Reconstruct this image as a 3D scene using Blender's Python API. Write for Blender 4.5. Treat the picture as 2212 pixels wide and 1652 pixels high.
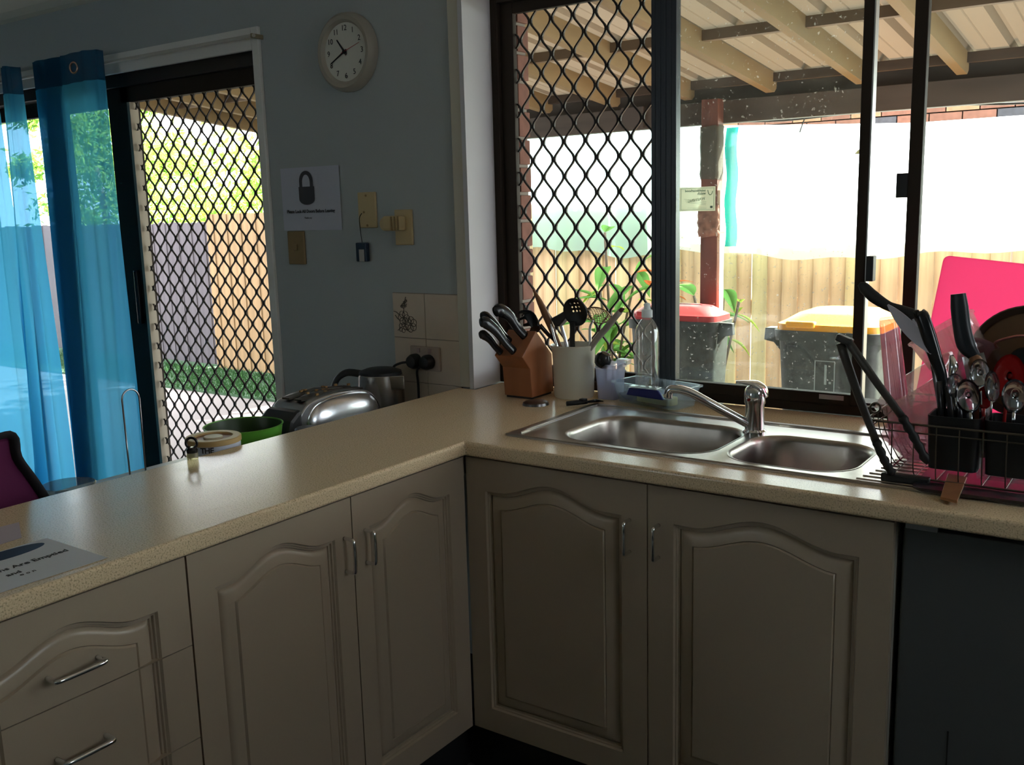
import bpy, bmesh, math, random
from mathutils import Vector, Matrix
PI = math.pi
random.seed(7)
for o in list(bpy.data.objects): bpy.data.objects.remove(o)
SC = bpy.context.scene
COL = SC.collection

# ------------------------------------------------------------------ camera
yaw, pitch, roll = 0.6143, -0.1763, -0.0266
cam_pos = Vector((1.4, -1.7825, 1.4448))
fw = Vector((-math.sin(yaw)*math.cos(pitch), math.cos(yaw)*math.cos(pitch), math.sin(pitch)))
rt = Vector((math.cos(yaw), math.sin(yaw), 0)); up = rt.cross(fw)
r2 = rt*math.cos(roll)+up*math.sin(roll); u2 = -rt*math.sin(roll)+up*math.cos(roll)
cd = bpy.data.cameras.new('camera'); cam = bpy.data.objects.new('camera', cd); COL.objects.link(cam)
cd.sensor_fit = 'HORIZONTAL'; cd.sensor_width = 36; cd.lens = 2091.87/2212*36
cd.clip_start = .02; cd.clip_end = 200
m = Matrix((( r2.x, u2.x, -fw.x, cam_pos.x), (r2.y, u2.y, -fw.y, cam_pos.y), (r2.z, u2.z, -fw.z, cam_pos.z), (0,0,0,1)))
cam.matrix_world = m
SC.camera = cam

# ------------------------------------------------------------------ world, sun, exposure
w = bpy.data.worlds.new('sky'); SC.world = w; w.use_nodes = True
bg = w.node_tree.nodes['Background']
bg.inputs[0].default_value = (.90, .96, 1.0, 1); bg.inputs[1].default_value = 3.0
sd = bpy.data.lights.new('sun', 'SUN'); sun = bpy.data.objects.new('sun', sd); COL.objects.link(sun)
sd.energy = 26; sd.angle = .01; sd.color = (1, .95, .86)
sun.location = (6, 9, 12)
sun.rotation_euler = Vector((.40, .50, .77)).to_track_quat('Z', 'Y').to_euler()
vs = SC.view_settings
vs.view_transform = 'Standard'; vs.look = 'None'; vs.gamma = 1; vs.exposure = 1.47
try: vs.use_curve_mapping = False
except Exception: pass
cy = SC.cycles
cy.max_bounces = 10; cy.diffuse_bounces = 5; cy.glossy_bounces = 4; cy.transmission_bounces = 8; cy.transparent_max_bounces = 24
cy.caustics_reflective = False; cy.caustics_refractive = False; cy.sample_clamp_indirect = 6
cy.use_denoising = True

# ------------------------------------------------------------------ materials
MATS = {}
def mat(name, col, rough=.6, metal=0, bump=0, bscale=60, var=0, vscale=8, spec=.5, trans=0, ior=1.45, coat=0, stretch=None, alpha=1):
    if name in MATS: return MATS[name]
    mt = bpy.data.materials.new(name); mt.use_nodes = True
    nt = mt.node_tree; p = nt.nodes['Principled BSDF']
    c = (*col, 1)
    p.inputs['Base Color'].default_value = c; p.inputs['Roughness'].default_value = rough
    p.inputs['Metallic'].default_value = metal; p.inputs['Specular IOR Level'].default_value = spec
    p.inputs['Transmission Weight'].default_value = trans; p.inputs['IOR'].default_value = ior
    p.inputs['Coat Weight'].default_value = coat; p.inputs['Alpha'].default_value = alpha
    tc = nt.nodes.new('ShaderNodeTexCoord'); mp = nt.nodes.new('ShaderNodeMapping')
    nt.links.new(tc.outputs['Object'], mp.inputs[0])
    if stretch: mp.inputs['Scale'].default_value = stretch
    if var:
        n = nt.nodes.new('ShaderNodeTexNoise'); n.inputs['Scale'].default_value = vscale; n.inputs['Detail'].default_value = 5
        nt.links.new(mp.outputs[0], n.inputs['Vector'])
        r = nt.nodes.new('ShaderNodeMapRange'); r.inputs[1].default_value = .3; r.inputs[2].default_value = .7
        r.inputs[3].default_value = 1-var; r.inputs[4].default_value = 1+var
        nt.links.new(n.outputs[0], r.inputs[0])
        mx = nt.nodes.new('ShaderNodeVectorMath'); mx.operation = 'SCALE'; mx.inputs[0].default_value = col
        nt.links.new(r.outputs[0], mx.inputs['Scale']); nt.links.new(mx.outputs[0], p.inputs['Base Color'])
    if bump:
        n = nt.nodes.new('ShaderNodeTexNoise'); n.inputs['Scale'].default_value = bscale; n.inputs['Detail'].default_value = 3
        nt.links.new(mp.outputs[0], n.inputs['Vector'])
        b = nt.nodes.new('ShaderNodeBump'); b.inputs['Strength'].default_value = bump; b.inputs['Distance'].default_value = .002
        nt.links.new(n.outputs[0], b.inputs['Height']); nt.links.new(b.outputs[0], p.inputs['Normal'])
    MATS[name] = mt; return mt

def sheer(name, col, opac, transl=.7, rough=1):
    """fabric or leaf: part see-through, part translucent, part diffuse"""
    if name in MATS: return MATS[name]
    mt = bpy.data.materials.new(name); mt.use_nodes = True; nt = mt.node_tree
    nt.nodes.clear(); out = nt.nodes.new('ShaderNodeOutputMaterial')
    d = nt.nodes.new('ShaderNodeBsdfDiffuse'); t = nt.nodes.new('ShaderNodeBsdfTranslucent'); tr = nt.nodes.new('ShaderNodeBsdfTransparent')
    d.inputs[0].default_value = (*col, 1); t.inputs[0].default_value = (*col, 1)
    tr.inputs[0].default_value = (*[min(1, c*.75+.25) if opac < .9 else 1 for c in col], 1)
    m1 = nt.nodes.new('ShaderNodeMixShader'); m1.inputs[0].default_value = transl
    m2 = nt.nodes.new('ShaderNodeMixShader'); m2.inputs[0].default_value = opac
    nt.links.new(d.outputs[0], m1.inputs[1]); nt.links.new(t.outputs[0], m1.inputs[2])
    nt.links.new(tr.outputs[0], m2.inputs[1]); nt.links.new(m1.outputs[0], m2.inputs[2]); nt.links.new(m2.outputs[0], out.inputs[0])
    MATS[name] = mt; return mt

def clearmat(name, tint, gloss=.08, milk=.0, milkcol=(.8,.8,.8), dirt=0, grough=.03):
    """thin clear sheet: transparent + fresnel gloss + optional milky scatter and dirt spots"""
    if name in MATS: return MATS[name]
    mt = bpy.data.materials.new(name); mt.use_nodes = True; nt = mt.node_tree
    nt.nodes.clear(); out = nt.nodes.new('ShaderNodeOutputMaterial')
    tr = nt.nodes.new('ShaderNodeBsdfTransparent'); tr.inputs[0].default_value = (*tint, 1)
    g = nt.nodes.new('ShaderNodeBsdfGlossy'); g.inputs['Roughness'].default_value = grough
    lw = nt.nodes.new('ShaderNodeLayerWeight'); lw.inputs[0].default_value = .5
    pw = nt.nodes.new('ShaderNodeMath'); pw.operation = 'POWER'; pw.inputs[1].default_value = 5
    mm = nt.nodes.new('ShaderNodeMath'); mm.operation = 'MULTIPLY_ADD'; mm.inputs[1].default_value = .6; mm.inputs[2].default_value = gloss
    mm.use_clamp = True
    nt.links.new(lw.outputs['Facing'], pw.inputs[0]); nt.links.new(pw.outputs[0], mm.inputs[0])
    m1 = nt.nodes.new('ShaderNodeMixShader'); nt.links.new(mm.outputs[0], m1.inputs[0])
    nt.links.new(tr.outputs[0], m1.inputs[1]); nt.links.new(g.outputs[0], m1.inputs[2])
    last = m1
    if milk or dirt:
        t = nt.nodes.new('ShaderNodeBsdfTranslucent'); t.inputs[0].default_value = (*milkcol, 1)
        d = nt.nodes.new('ShaderNodeBsdfDiffuse'); d.inputs[0].default_value = (*milkcol, 1)
        md = nt.nodes.new('ShaderNodeMixShader'); nt.links.new(t.outputs[0], md.inputs[1]); nt.links.new(d.outputs[0], md.inputs[2])
        m2 = nt.nodes.new('ShaderNodeMixShader'); m2.inputs[0].default_value = milk
        if dirt:
            tc = nt.nodes.new('ShaderNodeTexCoord')
            n1 = nt.nodes.new('ShaderNodeTexNoise'); n1.inputs['Scale'].default_value = 5; n1.inputs['Detail'].default_value = 6; n1.inputs['Roughness'].default_value = .7
            n2 = nt.nodes.new('ShaderNodeTexNoise'); n2.inputs['Scale'].default_value = 110; n2.inputs['Detail'].default_value = 2
            r1 = nt.nodes.new('ShaderNodeMapRange'); r1.inputs[1].default_value = .45; r1.inputs[2].default_value = .8; r1.inputs[3].default_value = milk; r1.inputs[4].default_value = milk+dirt*.13
            r2_ = nt.nodes.new('ShaderNodeMapRange'); r2_.inputs[1].default_value = .66; r2_.inputs[2].default_value = .73; r2_.inputs[3].default_value = 0; r2_.inputs[4].default_value = dirt*1.2
            ad = nt.nodes.new('ShaderNodeMath'); ad.operation = 'ADD'; ad.use_clamp = True
            for n in (n1, n2): nt.links.new(tc.outputs['Object'], n.inputs['Vector'])
            nt.links.new(n1.outputs[0], r1.inputs[0]); nt.links.new(n2.outputs[0], r2_.inputs[0])
            nt.links.new(r1.outputs[0], ad.inputs[0]); nt.links.new(r2_.outputs[0], ad.inputs[1]); nt.links.new(ad.outputs[0], m2.inputs[0])
        nt.links.new(last.outputs[0], m2.inputs[1]); nt.links.new(md.outputs[0], m2.inputs[2]); last = m2
    nt.links.new(last.outputs[0], out.inputs[0])
    MATS[name] = mt; return mt

wall_m = mat('wall_paint', (.41, .45, .46), .85, bump=.15, bscale=150)
white_trim = mat('white_gloss_trim', (.78, .77, .74), .35)
cream_trim = mat('cream_trim', (.56, .53, .44), .5)
ceil_m = mat('ceiling_paint', (.74, .70, .60), .9)
floor_m = mat('dark_floor_tile', (.05, .055, .055), .45, var=.2, vscale=3)
frame_m = mat('bronze_aluminium', (.034, .026, .021), .6, spec=.15)
frame2_m = mat('dark_blue_grey_aluminium', (.03, .04, .055), .32)
tan_edge = mat('tan_frame_edge', (.35, .30, .24), .5)
mesh_m = mat('black_security_mesh', (.02, .017, .016), .5)
glassq_m = None
glass_m = clearmat('window_glass', (.95, .98, .97), gloss=.04, milk=.004, milkcol=(.85, .86, .8), dirt=.28)
glassc_m = clearmat('clean_window_glass', (.96, .98, .98), gloss=.03)
cab_m = mat('cream_cabinet_vinyl', (.44, .355, .265), .28, bump=.05, bscale=30)
carc_m = mat('cabinet_carcass', (.35, .32, .28), .6)
gap_m = mat('dark_gap', (.02, .018, .016), .9)
kick_m = mat('black_kickboard', (.02, .02, .022), .6)
chrome = mat('chrome', (.80, .82, .85), .10, 1)
steel = mat('brushed_steel', (.55, .55, .57), .28, 1, bump=.04, bscale=200)
steel_sink = mat('sink_steel', (.42, .385, .35), .33, 1, bump=.05, bscale=120, var=.12, vscale=14)
blackp = mat('glossy_black_plastic', (.012, .013, .016), .18)
blackm = mat('matt_black_plastic', (.015, .016, .018), .5)
rubber = mat('black_rubber_cord', (.012, .012, .013), .5)
cream_p = mat('aged_cream_plastic', (.56, .44, .24), .45)
brown_p = mat('brown_cream_plastic', (.27, .19, .09), .55)
paper_m = mat('white_paper', (.66, .68, .74), .8)
ink_m = mat('black_ink', (.02, .02, .025), .8)
tile_m = mat('beige_glazed_tile', (.62, .52, .42), .3, var=.06, vscale=6)
grout_m = mat('grout', (.30, .26, .21), .9)
print_m = mat('brown_tile_print', (.08, .065, .05), .6)
knife_wood = mat('reddish_brown_wood', (.36, .13, .055), .35, var=.25, vscale=9, stretch=(1, 1, .15), bump=.05)
spoon_wood = mat('spoon_wood', (.22, .10, .05), .6, var=.2, vscale=20, stretch=(1, 1, .2))
grey_wood = mat('weathered_wood_handle', (.42, .39, .35), .7, var=.25, vscale=20)
ceramic = mat('cream_ceramic', (.72, .70, .60), .25)
pink = sheer('hot_pink_plastic', (1, .24, .46), 1, .75)
red_p = mat('red_plastic', (.35, .02, .02), .25)
green_b = mat('green_bowl_plastic', (.13, .42, .05), .35)
green_d = mat('dark_bowl_inside', (.03, .06, .015), .4)
yellowfence = mat('treated_pine_paling', (.62, .45, .23), .8, var=.30, vscale=5, stretch=(3, 3, .25), bump=.3)
yellowfence2 = mat('pinkish_pine_paling', (.62, .41, .235), .8, var=.30, vscale=5, stretch=(3, 3, .25), bump=.3)
yellowfence3 = mat('greenish_pine_paling', (.57, .45, .23), .8, var=.32, vscale=5, stretch=(3, 3, .25), bump=.3)
greyfence = mat('grey_weathered_paling', (.075, .063, .070), .9, var=.2, vscale=5, stretch=(3, 3, .3), bump=.3)
beam_m = mat('dark_stained_beam', (.065, .050, .037), .7, var=.25, vscale=7, stretch=(.3, 2, 2))
rafter_m = mat('yellow_pine_rafter', (.19, .135, .065), .75, var=.15, vscale=5, stretch=(2, .3, 2))
post_m = mat('red_brown_post', (.12, .045, .03), .65, var=.35, vscale=8, stretch=(2, 2, .4))
roof_m = sheer('translucent_roof_sheet', (.22, .185, .135), 1, .05)
brick_m = mat('red_brick', (.16, .075, .055), .9, var=.2, vscale=20, bump=.4)
brick2_m = mat('blue_brick', (.05, .052, .065), .9, var=.2, vscale=20)
brick3_m = mat('tan_brick', (.26, .15, .09), .9, var=.2, vscale=20)
mortar_m = mat('mortar', (.22, .19, .16), .95)
cloth_m = sheer('shade_cloth', (.82, .98, .94), .985, .72)
clothd_m = sheer('folded_green_shade_cloth', (.015, .20, .16), 1, .4)
conc_m = mat('patio_concrete', (.16, .135, .13), .9, var=.12, vscale=1.5)
grass_m = mat('lawn_green', (.03, .065, .03), .95, var=.35, vscale=4)
leaf1 = sheer('tree_leaf_lime', (.42, .56, .10), 1, .55)
leaf2 = sheer('tree_leaf_green', (.16, .30, .05), 1, .5)
leaf3 = sheer('broad_leaf', (.16, .36, .09), 1, .5)
leaf4 = sheer('orange_leaf', (.55, .16, .05), 1, .5)
bark_m = mat('bark', (.13, .10, .07), .9)
bin_m = mat('dark_green_bin_plastic', (.018, .024, .020), .55, var=.5, vscale=25)
binr = mat('red_bin_lid', (.30, .022, .022), .4)
biny = mat('yellow_bin_lid', (.62, .27, .012), .4)
curt_m = sheer('sheer_blue_curtain', (.07, .42, .68), .86, .78)
hem_m = sheer('curtain_header', (.015, .09, .18), .93, .4)
purple = mat('purple_fabric', (.12, .012, .07), .9, bump=.3)
clearp = clearmat('clear_plastic', (.97, .94, .95), gloss=.13, milk=.24, milkcol=(.95, .80, .78))
clearp2 = clearmat('clear_bottle_plastic', (.95, .96, .95), gloss=.16, milk=.10)
milky = clearmat('milky_plastic', (.88, .90, .97), gloss=.06, milk=.32, milkcol=(.78, .80, .95))
pinkclear = clearmat('pink_clear_plastic', (.97, .86, .90), gloss=.13, milk=.26, milkcol=(.95, .50, .62))

def counter_material():
    mt = mat('speckled_laminate', (.56, .43, .27), .22)
    nt = mt.node_tree; p = nt.nodes['Principled BSDF']
    tc = nt.nodes.new('ShaderNodeTexCoord')
    n = nt.nodes.new('ShaderNodeTexNoise'); n.inputs['Scale'].default_value = 340; n.inputs['Detail'].default_value = 2
    cr = nt.nodes.new('ShaderNodeValToRGB'); e = cr.color_ramp.elements
    e[0].position = .34; e[0].color = (.50, .37, .23, 1); e[1].position = .44; e[1].color = (.79, .60, .38, 1)
    x = cr.color_ramp.elements.new(.62); x.color = (.87, .69, .47, 1)
    nt.links.new(tc.outputs['Object'], n.inputs['Vector']); nt.links.new(n.outputs[0], cr.inputs[0]); nt.links.new(cr.outputs[0], p.inputs['Base Color'])
    # wiped-dry smears: uneven gloss
    mp = nt.nodes.new('ShaderNodeMapping'); mp.inputs['Scale'].default_value = (6, 2.2, 1); mp.inputs['Rotation'].default_value = (0, 0, .5)
    s = nt.nodes.new('ShaderNodeTexNoise'); s.inputs['Scale'].default_value = 3.5; s.inputs['Detail'].default_value = 3; s.inputs['Distortion'].default_value = .2
    r = nt.nodes.new('ShaderNodeMapRange'); r.inputs[1].default_value = .35; r.inputs[2].default_value = .68; r.inputs[3].default_value = .20; r.inputs[4].default_value = .23
    nt.links.new(tc.outputs['Object'], mp.inputs[0]); nt.links.new(mp.outputs[0], s.inputs['Vector']); nt.links.new(s.outputs[0], r.inputs[0]); nt.links.new(r.outputs[0], p.inputs['Roughness'])
    b = nt.nodes.new('ShaderNodeBump'); b.inputs['Strength'].default_value = .10; b.inputs['Distance'].default_value = .002
    s2 = nt.nodes.new('ShaderNodeTexNoise'); s2.inputs['Scale'].default_value = 5; s2.inputs['Detail'].default_value = 4; s2.inputs['Roughness'].default_value = .6; s2.inputs['Distortion'].default_value = 1.6; nt.links.new(mp.outputs[0], s2.inputs['Vector']); nt.links.new(s2.outputs[0], b.inputs['Height']); nt.links.new(b.outputs[0], p.inputs['Normal'])
    return mt
counter_m = counter_material()

# ------------------------------------------------------------------ mesh helpers
def obj(name, bm, m, parent=None, smooth=False, bevel=0, loc=None):
    me = bpy.data.meshes.new(name)
    if smooth:
        for f in bm.faces: f.smooth = True
    bm.to_mesh(me); bm.free()
    if m: me.materials.append(m)
    o = bpy.data.objects.new(name, me); COL.objects.link(o)
    if bevel:
        b = o.modifiers.new('bevel', 'BEVEL'); b.width = bevel; b.segments = 2; b.limit_method = 'ANGLE'; b.angle_limit = .7
    if smooth and smooth != 'full':
        try: me.set_sharp_from_angle(angle=.65)
        except Exception: pass
    if loc is not None: o.location = loc
    if parent is not None: adopt(o, parent)
    return o
def adopt(o, parent):
    o.parent = parent
    if parent.type == 'EMPTY': o.matrix_parent_inverse = Matrix.Translation(-Vector(parent.location))
def thing(name, label, cat, loc, group=None):
    o = bpy.data.objects.new(name, None); COL.objects.link(o); o.location = loc; o.empty_display_size = .05
    o['label'] = label; o['category'] = cat
    if group: o['group'] = group
    return o
def tag(o, label, cat, group=None):
    o['label'] = label; o['category'] = cat
    if group: o['group'] = group
    return o
def struct(name, bm, m, parent=None, **k):
    o = obj(name, bm, m, parent, **k)
    if parent is None: o['kind'] = 'structure'
    return o
def BM(): return bmesh.new()
def box(bm, x0, x1, y0, y1, z0, z1):
    vs_ = [bm.verts.new(p) for p in ((x0,y0,z0),(x1,y0,z0),(x1,y1,z0),(x0,y1,z0),(x0,y0,z1),(x1,y0,z1),(x1,y1,z1),(x0,y1,z1))]
    for f in ((3,2,1,0),(4,5,6,7),(0,1,5,4),(1,2,6,5),(2,3,7,6),(3,0,4,7)): bm.faces.new([vs_[i] for i in f])
    return bm
def bx(*a): return box(BM(), *a)
def frames(pts):
    pts = [Vector(p) for p in pts]; n = len(pts); T = []
    for i in range(n):
        a = pts[max(0, i-1)]; b = pts[min(n-1, i+1)]; T.append((b-a).normalized())
    u = T[0].orthogonal().normalized(); out = []
    for i in range(n):
        u = (u-T[i]*u.dot(T[i])); u = u.normalized() if u.length > 1e-6 else T[i].orthogonal().normalized()
        out.append((pts[i], u, T[i].cross(u)))
    return out
def tube(bm, pts, r, seg=8, cap=True, flat=None, upv=None, closed=False):
    """r: number or list; flat: scale of 2nd axis; upv: fixed direction for first axis"""
    fr = frames(pts); rings = []
    for i, (p, u, v) in enumerate(fr):
        if upv is not None:
            t = u.cross(v); uu = Vector(upv); uu = (uu-t*uu.dot(t)).normalized(); vv = t.cross(uu)
        else: uu, vv = u, v
        ri = r[i] if isinstance(r, (list, tuple)) else r
        fl = flat if flat else 1
        if isinstance(fl, (list, tuple)): fl = fl[i]
        rings.append([bm.verts.new(p+uu*ri*math.cos(2*PI*k/seg)+vv*ri*fl*math.sin(2*PI*k/seg)) for k in range(seg)])
    for a, b in zip(rings, rings[1:] + ([rings[0]] if closed else [])):
        for k in range(seg): bm.faces.new((a[k], a[(k+1) % seg], b[(k+1) % seg], b[k]))
    if cap and not closed:
        bm.faces.new(rings[0][::-1]); bm.faces.new(rings[-1])
    return bm
def smoothpts(pts, n=6):
    P = [Vector(p) for p in pts]; P = [P[0]*2-P[1]]+P+[P[-1]*2-P[-2]]; out = []
    for i in range(1, len(P)-2):
        for k in range(n):
            t = k/n; a, b, c, d = P[i-1], P[i], P[i+1], P[i+2]
            out.append(.5*((2*b)+(c-a)*t+(2*a-5*b+4*c-d)*t*t+(3*b-a-3*c+d)*t**3))
    out.append(P[-2]); return out
def lerpl(l, n):
    out = []
    for i in range(len(l)-1):
        for k in range(n): out.append(l[i]+(l[i+1]-l[i])*k/n)
    out.append(l[-1]); return out
def lathe(bm, prof, c=(0, 0, 0), seg=32, mtx=None):
    """prof: list of (r,z); closed at r=0"""
    c = Vector(c); rings = []
    for r, z in prof:
        def T(p):
            p = Vector(p)
            if mtx is not None: p = mtx @ p
            return p+c
        if r < 1e-6: rings.append([bm.verts.new(T((0, 0, z)))])
        else: rings.append([bm.verts.new(T((r*math.cos(2*PI*k/seg), r*math.sin(2*PI*k/seg), z))) for k in range(seg)])
    for a, b in zip(rings, rings[1:]):
        if len(a) == 1 and len(b) == 1: continue
        for k in range(seg):
            if len(a) == 1: bm.faces.new((a[0], b[(k+1) % seg], b[k]))
            elif len(b) == 1: bm.faces.new((a[k], a[(k+1) % seg], b[0]))
            else: bm.faces.new((a[k], a[(k+1) % seg], b[(k+1) % seg], b[k]))
    return bm
def prism(bm, poly, d0, d1, ax='y'):
    """poly in the plane across axis ax, pushed from d0 to d1"""
    def P(a, b, d): return {'x': (d, a, b), 'y': (a, d, b), 'z': (a, b, d)}[ax]
    A = [bm.verts.new(P(a, b, d0)) for a, b in poly]; B = [bm.verts.new(P(a, b, d1)) for a, b in poly]
    n = len(poly)
    bm.faces.new(A[::-1]); bm.faces.new(B)
    for i in range(n): bm.faces.new((A[i], A[(i+1) % n], B[(i+1) % n], B[i]))
    bmesh.ops.recalc_face_normals(bm, faces=bm.faces)
    return bm
def rrect(x0, x1, y0, y1, r, n=6):
    out = []
    for cx, cy_, a0 in ((x1-r, y1-r, 0), (x0+r, y1-r, PI/2), (x0+r, y0+r, PI), (x1-r, y0+r, 1.5*PI)):
        for k in range(n+1):
            a = a0+PI/2*k/n; out.append((cx+r*math.cos(a), cy_+r*math.sin(a)))
    return out
def loft(bm, loops, cap0=True, cap1=True):
    R = [[bm.verts.new(p) for p in l] for l in loops]; n = len(R[0])
    for a, b in zip(R, R[1:]):
        for k in range(n): bm.faces.new((a[k], a[(k+1) % n], b[(k+1) % n], b[k]))
    if cap0: bm.faces.new(R[0][::-1])
    if cap1: bm.faces.new(R[-1])
    return bm
def rbox(x0, x1, y0, y1, z0, z1, r, n=4):
    l = rrect(x0, x1, y0, y1, r, n)
    return loft(BM(), [[(x, y, z0) for x, y in l], [(x, y, z1) for x, y in l]])
def rot_about(bm, c, mtx):
    c = Vector(c)
    for v in bm.verts: v.co = mtx @ (v.co-c)+c
    return bm
def text_part(name, body, size, m, parent, mtx, thick=.0006, align='CENTER', bold=0):
    cu = bpy.data.curves.new(name, 'FONT'); cu.body = body; cu.size = size; cu.align_x = align; cu.align_y = 'CENTER'
    cu.extrude = thick; cu.offset = bold; cu.resolution_u = 3
    t = bpy.data.objects.new(name+'_tmp', cu); COL.objects.link(t)
    bpy.context.view_layer.update()
    me = bpy.data.meshes.new_from_object(t.evaluated_get(bpy.context.evaluated_depsgraph_get()))
    bpy.data.objects.remove(t)
    me.materials.clear(); me.materials.append(m); me.transform(mtx)
    o = bpy.data.objects.new(name, me); COL.objects.link(o)
    if parent is not None: adopt(o, parent)
    return o
def basis_m(X, Y, Z, o):
    X, Y, Z, o = map(Vector, (X, Y, Z, o))
    return Matrix(((X.x, Y.x, Z.x, o.x), (X.y, Y.y, Z.y, o.y), (X.z, Y.z, Z.z, o.z), (0, 0, 0, 1)))
def dup(o, loc, name=None, parent=None):
    c = o.copy(); COL.objects.link(c); c.location = loc
    if parent is not None: adopt(c, parent)
    return c

# ================================================================== ROOM SHELL
WY = .583           # inside face of the wall with clock, door and window
WO = .86            # outside face
WX0, WX1, WZ0, WZ1 = -.412, 2.2, .90, 2.10    # window opening
DX0, DX1, DZ1 = -4.40, -1.318, 2.045           # sliding door opening
CEIL = 2.38
bm = BM()
box(bm, -5.2, DX0, WY, WO, -.1, CEIL); box(bm, DX0, DX1, WY, WO, DZ1, CEIL)
box(bm, DX1, WX0, WY, WO, -.1, CEIL); box(bm, WX0, WX1, WY, WO, -.1, WZ0-.04); box(bm, WX0, WX1, WY, WO, WZ1, CEIL)
box(bm, WX1, 2.9, WY, WO, -.1, CEIL)
struct('wall_back', bm, wall_m)
struct('wall_left', bx(-5.3, -5.15, -4.4, WO, -.1, CEIL), wall_m)
bm = BM(); RY_0, RY_1 = -.95, -.25
box(bm, 2.8, 2.95, -4.4, RY_0, -.1, CEIL); box(bm, 2.8, 2.95, RY_1, WO, -.1, CEIL); box(bm, 2.8, 2.95, RY_0, RY_1, -.1, 1.5); box(bm, 2.8, 2.95, RY_0, RY_1, 2.1, CEIL)
struct('wall_right', bm, wall_m)
w3 = bpy.data.objects.new('fill_window_right', None); COL.objects.link(w3); w3.location = (2.87, -.6, 1.8); w3['kind'] = 'structure'  # unseen window added on the right so sky light fills the room
bm = BM(); FX0, FX1 = -1.8, -1.3
box(bm, -5.3, FX0, -4.5, -4.35, -.1, CEIL); box(bm, FX1, 2.95, -4.5, -4.35, -.1, CEIL); box(bm, FX0, FX1, -4.5, -4.35, -.1, 1.0); box(bm, FX0, FX1, -4.5, -4.35, 2.05, CEIL)
struct('wall_front', bm, wall_m)
w2 = bpy.data.objects.new('fill_window_back', None); COL.objects.link(w2); w2.location = (-1.4, -4.42, 1.5); w2['kind'] = 'structure'  # added opening behind the camera, there only for dim interior fill light
struct('ceiling', bx(-5.3, 2.95, -4.5, WO, CEIL, CEIL+.1), ceil_m)
struct('floor', bx(-5.3, 2.95, -4.5, WY+.02, -.12, 0), floor_m)
# cove cornice
cv = [(WY, CEIL), (WY, CEIL-.085)] + [(WY-.085+.085*math.cos(a)-.0, CEIL-.085+.085*math.sin(a)) for a in [PI/2*k/6 for k in range(1, 6)]] + [(WY-.085, CEIL)]
cv = [(WY, CEIL), (WY, CEIL-.085), (WY-.02, CEIL-.075), (WY-.045, CEIL-.055), (WY-.065, CEIL-.03), (WY-.085, CEIL)]
struct('trim_1', prism(BM(), cv, -5.15, 2.8, 'x'), ceil_m)
bm = BM()
for a in ((FX0, FX0+.04, 1.0, 2.05), (FX1-.04, FX1, 1.0, 2.05), (FX0+.04, FX1-.04, 1.0, 1.04), (FX0+.04, FX1-.04, 2.01, 2.05), (-1.52, -1.48, 1.04, 2.01)): box(bm, a[0], a[1], -4.45, -4.40, a[2], a[3])
obj('window_frame', bm, frame_m, w2)  # frame of the added fill window behind the camera
obj('glass_pane', bx(FX0+.03, FX1-.03, -4.43, -4.426, 1.03, 2.02), glassc_m, w2)  # pane of the added fill window behind the camera
bm = BM()
for a in ((RY_0, RY_0+.03, 1.5, 2.1), (RY_1-.03, RY_1, 1.5, 2.1), (RY_0+.03, RY_1-.03, 1.5, 1.53), (RY_0+.03, RY_1-.03, 2.07, 2.1)): box(bm, 2.86, 2.90, a[0], a[1], a[2], a[3])
obj('window_frame', bm, frame_m, w3)  # frame of the added, unseen fill window on the right
obj('glass_pane', bx(2.876, 2.880, RY_0+.02, RY_1-.02, 1.52, 2.08), glassc_m, w3)  # pane of the added, unseen fill window on the right
# architraves: window left, door right, door top
struct('trim_2', bx(-.458, WX0, WY-.014, WY, .902, CEIL-.085), cream_trim, bevel=.003)
struct('trim_3', bx(DX1, DX1+.035, WY-.014, WY, 0, DZ1+.04), white_trim, bevel=.003)
struct('trim_4', bx(DX0-.04, DX1, WY-.014, WY, DZ1-.035, DZ1+.04), white_trim, bevel=.003)
# white window jamb (reveal) and head lining
struct('trim_5', bx(WX0-.004, WX0+.012, WY-.018, WY+.13, .901, WZ1), mat('jamb_white', (.60, .60, .64), .5))
struct('trim_6', bx(WX0, WX1, WY-.01, WY+.13, WZ1-.004, WZ1+.012), white_trim)
struct('trim_7', bx(DX1-.004, DX1+.010, WY-.002, WY+.14, 0, DZ1), white_trim)
struct('baseboard_back', bx(-5.15, DX0-.04, WY-.012, WY, 0, .09), white_trim)

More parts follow.
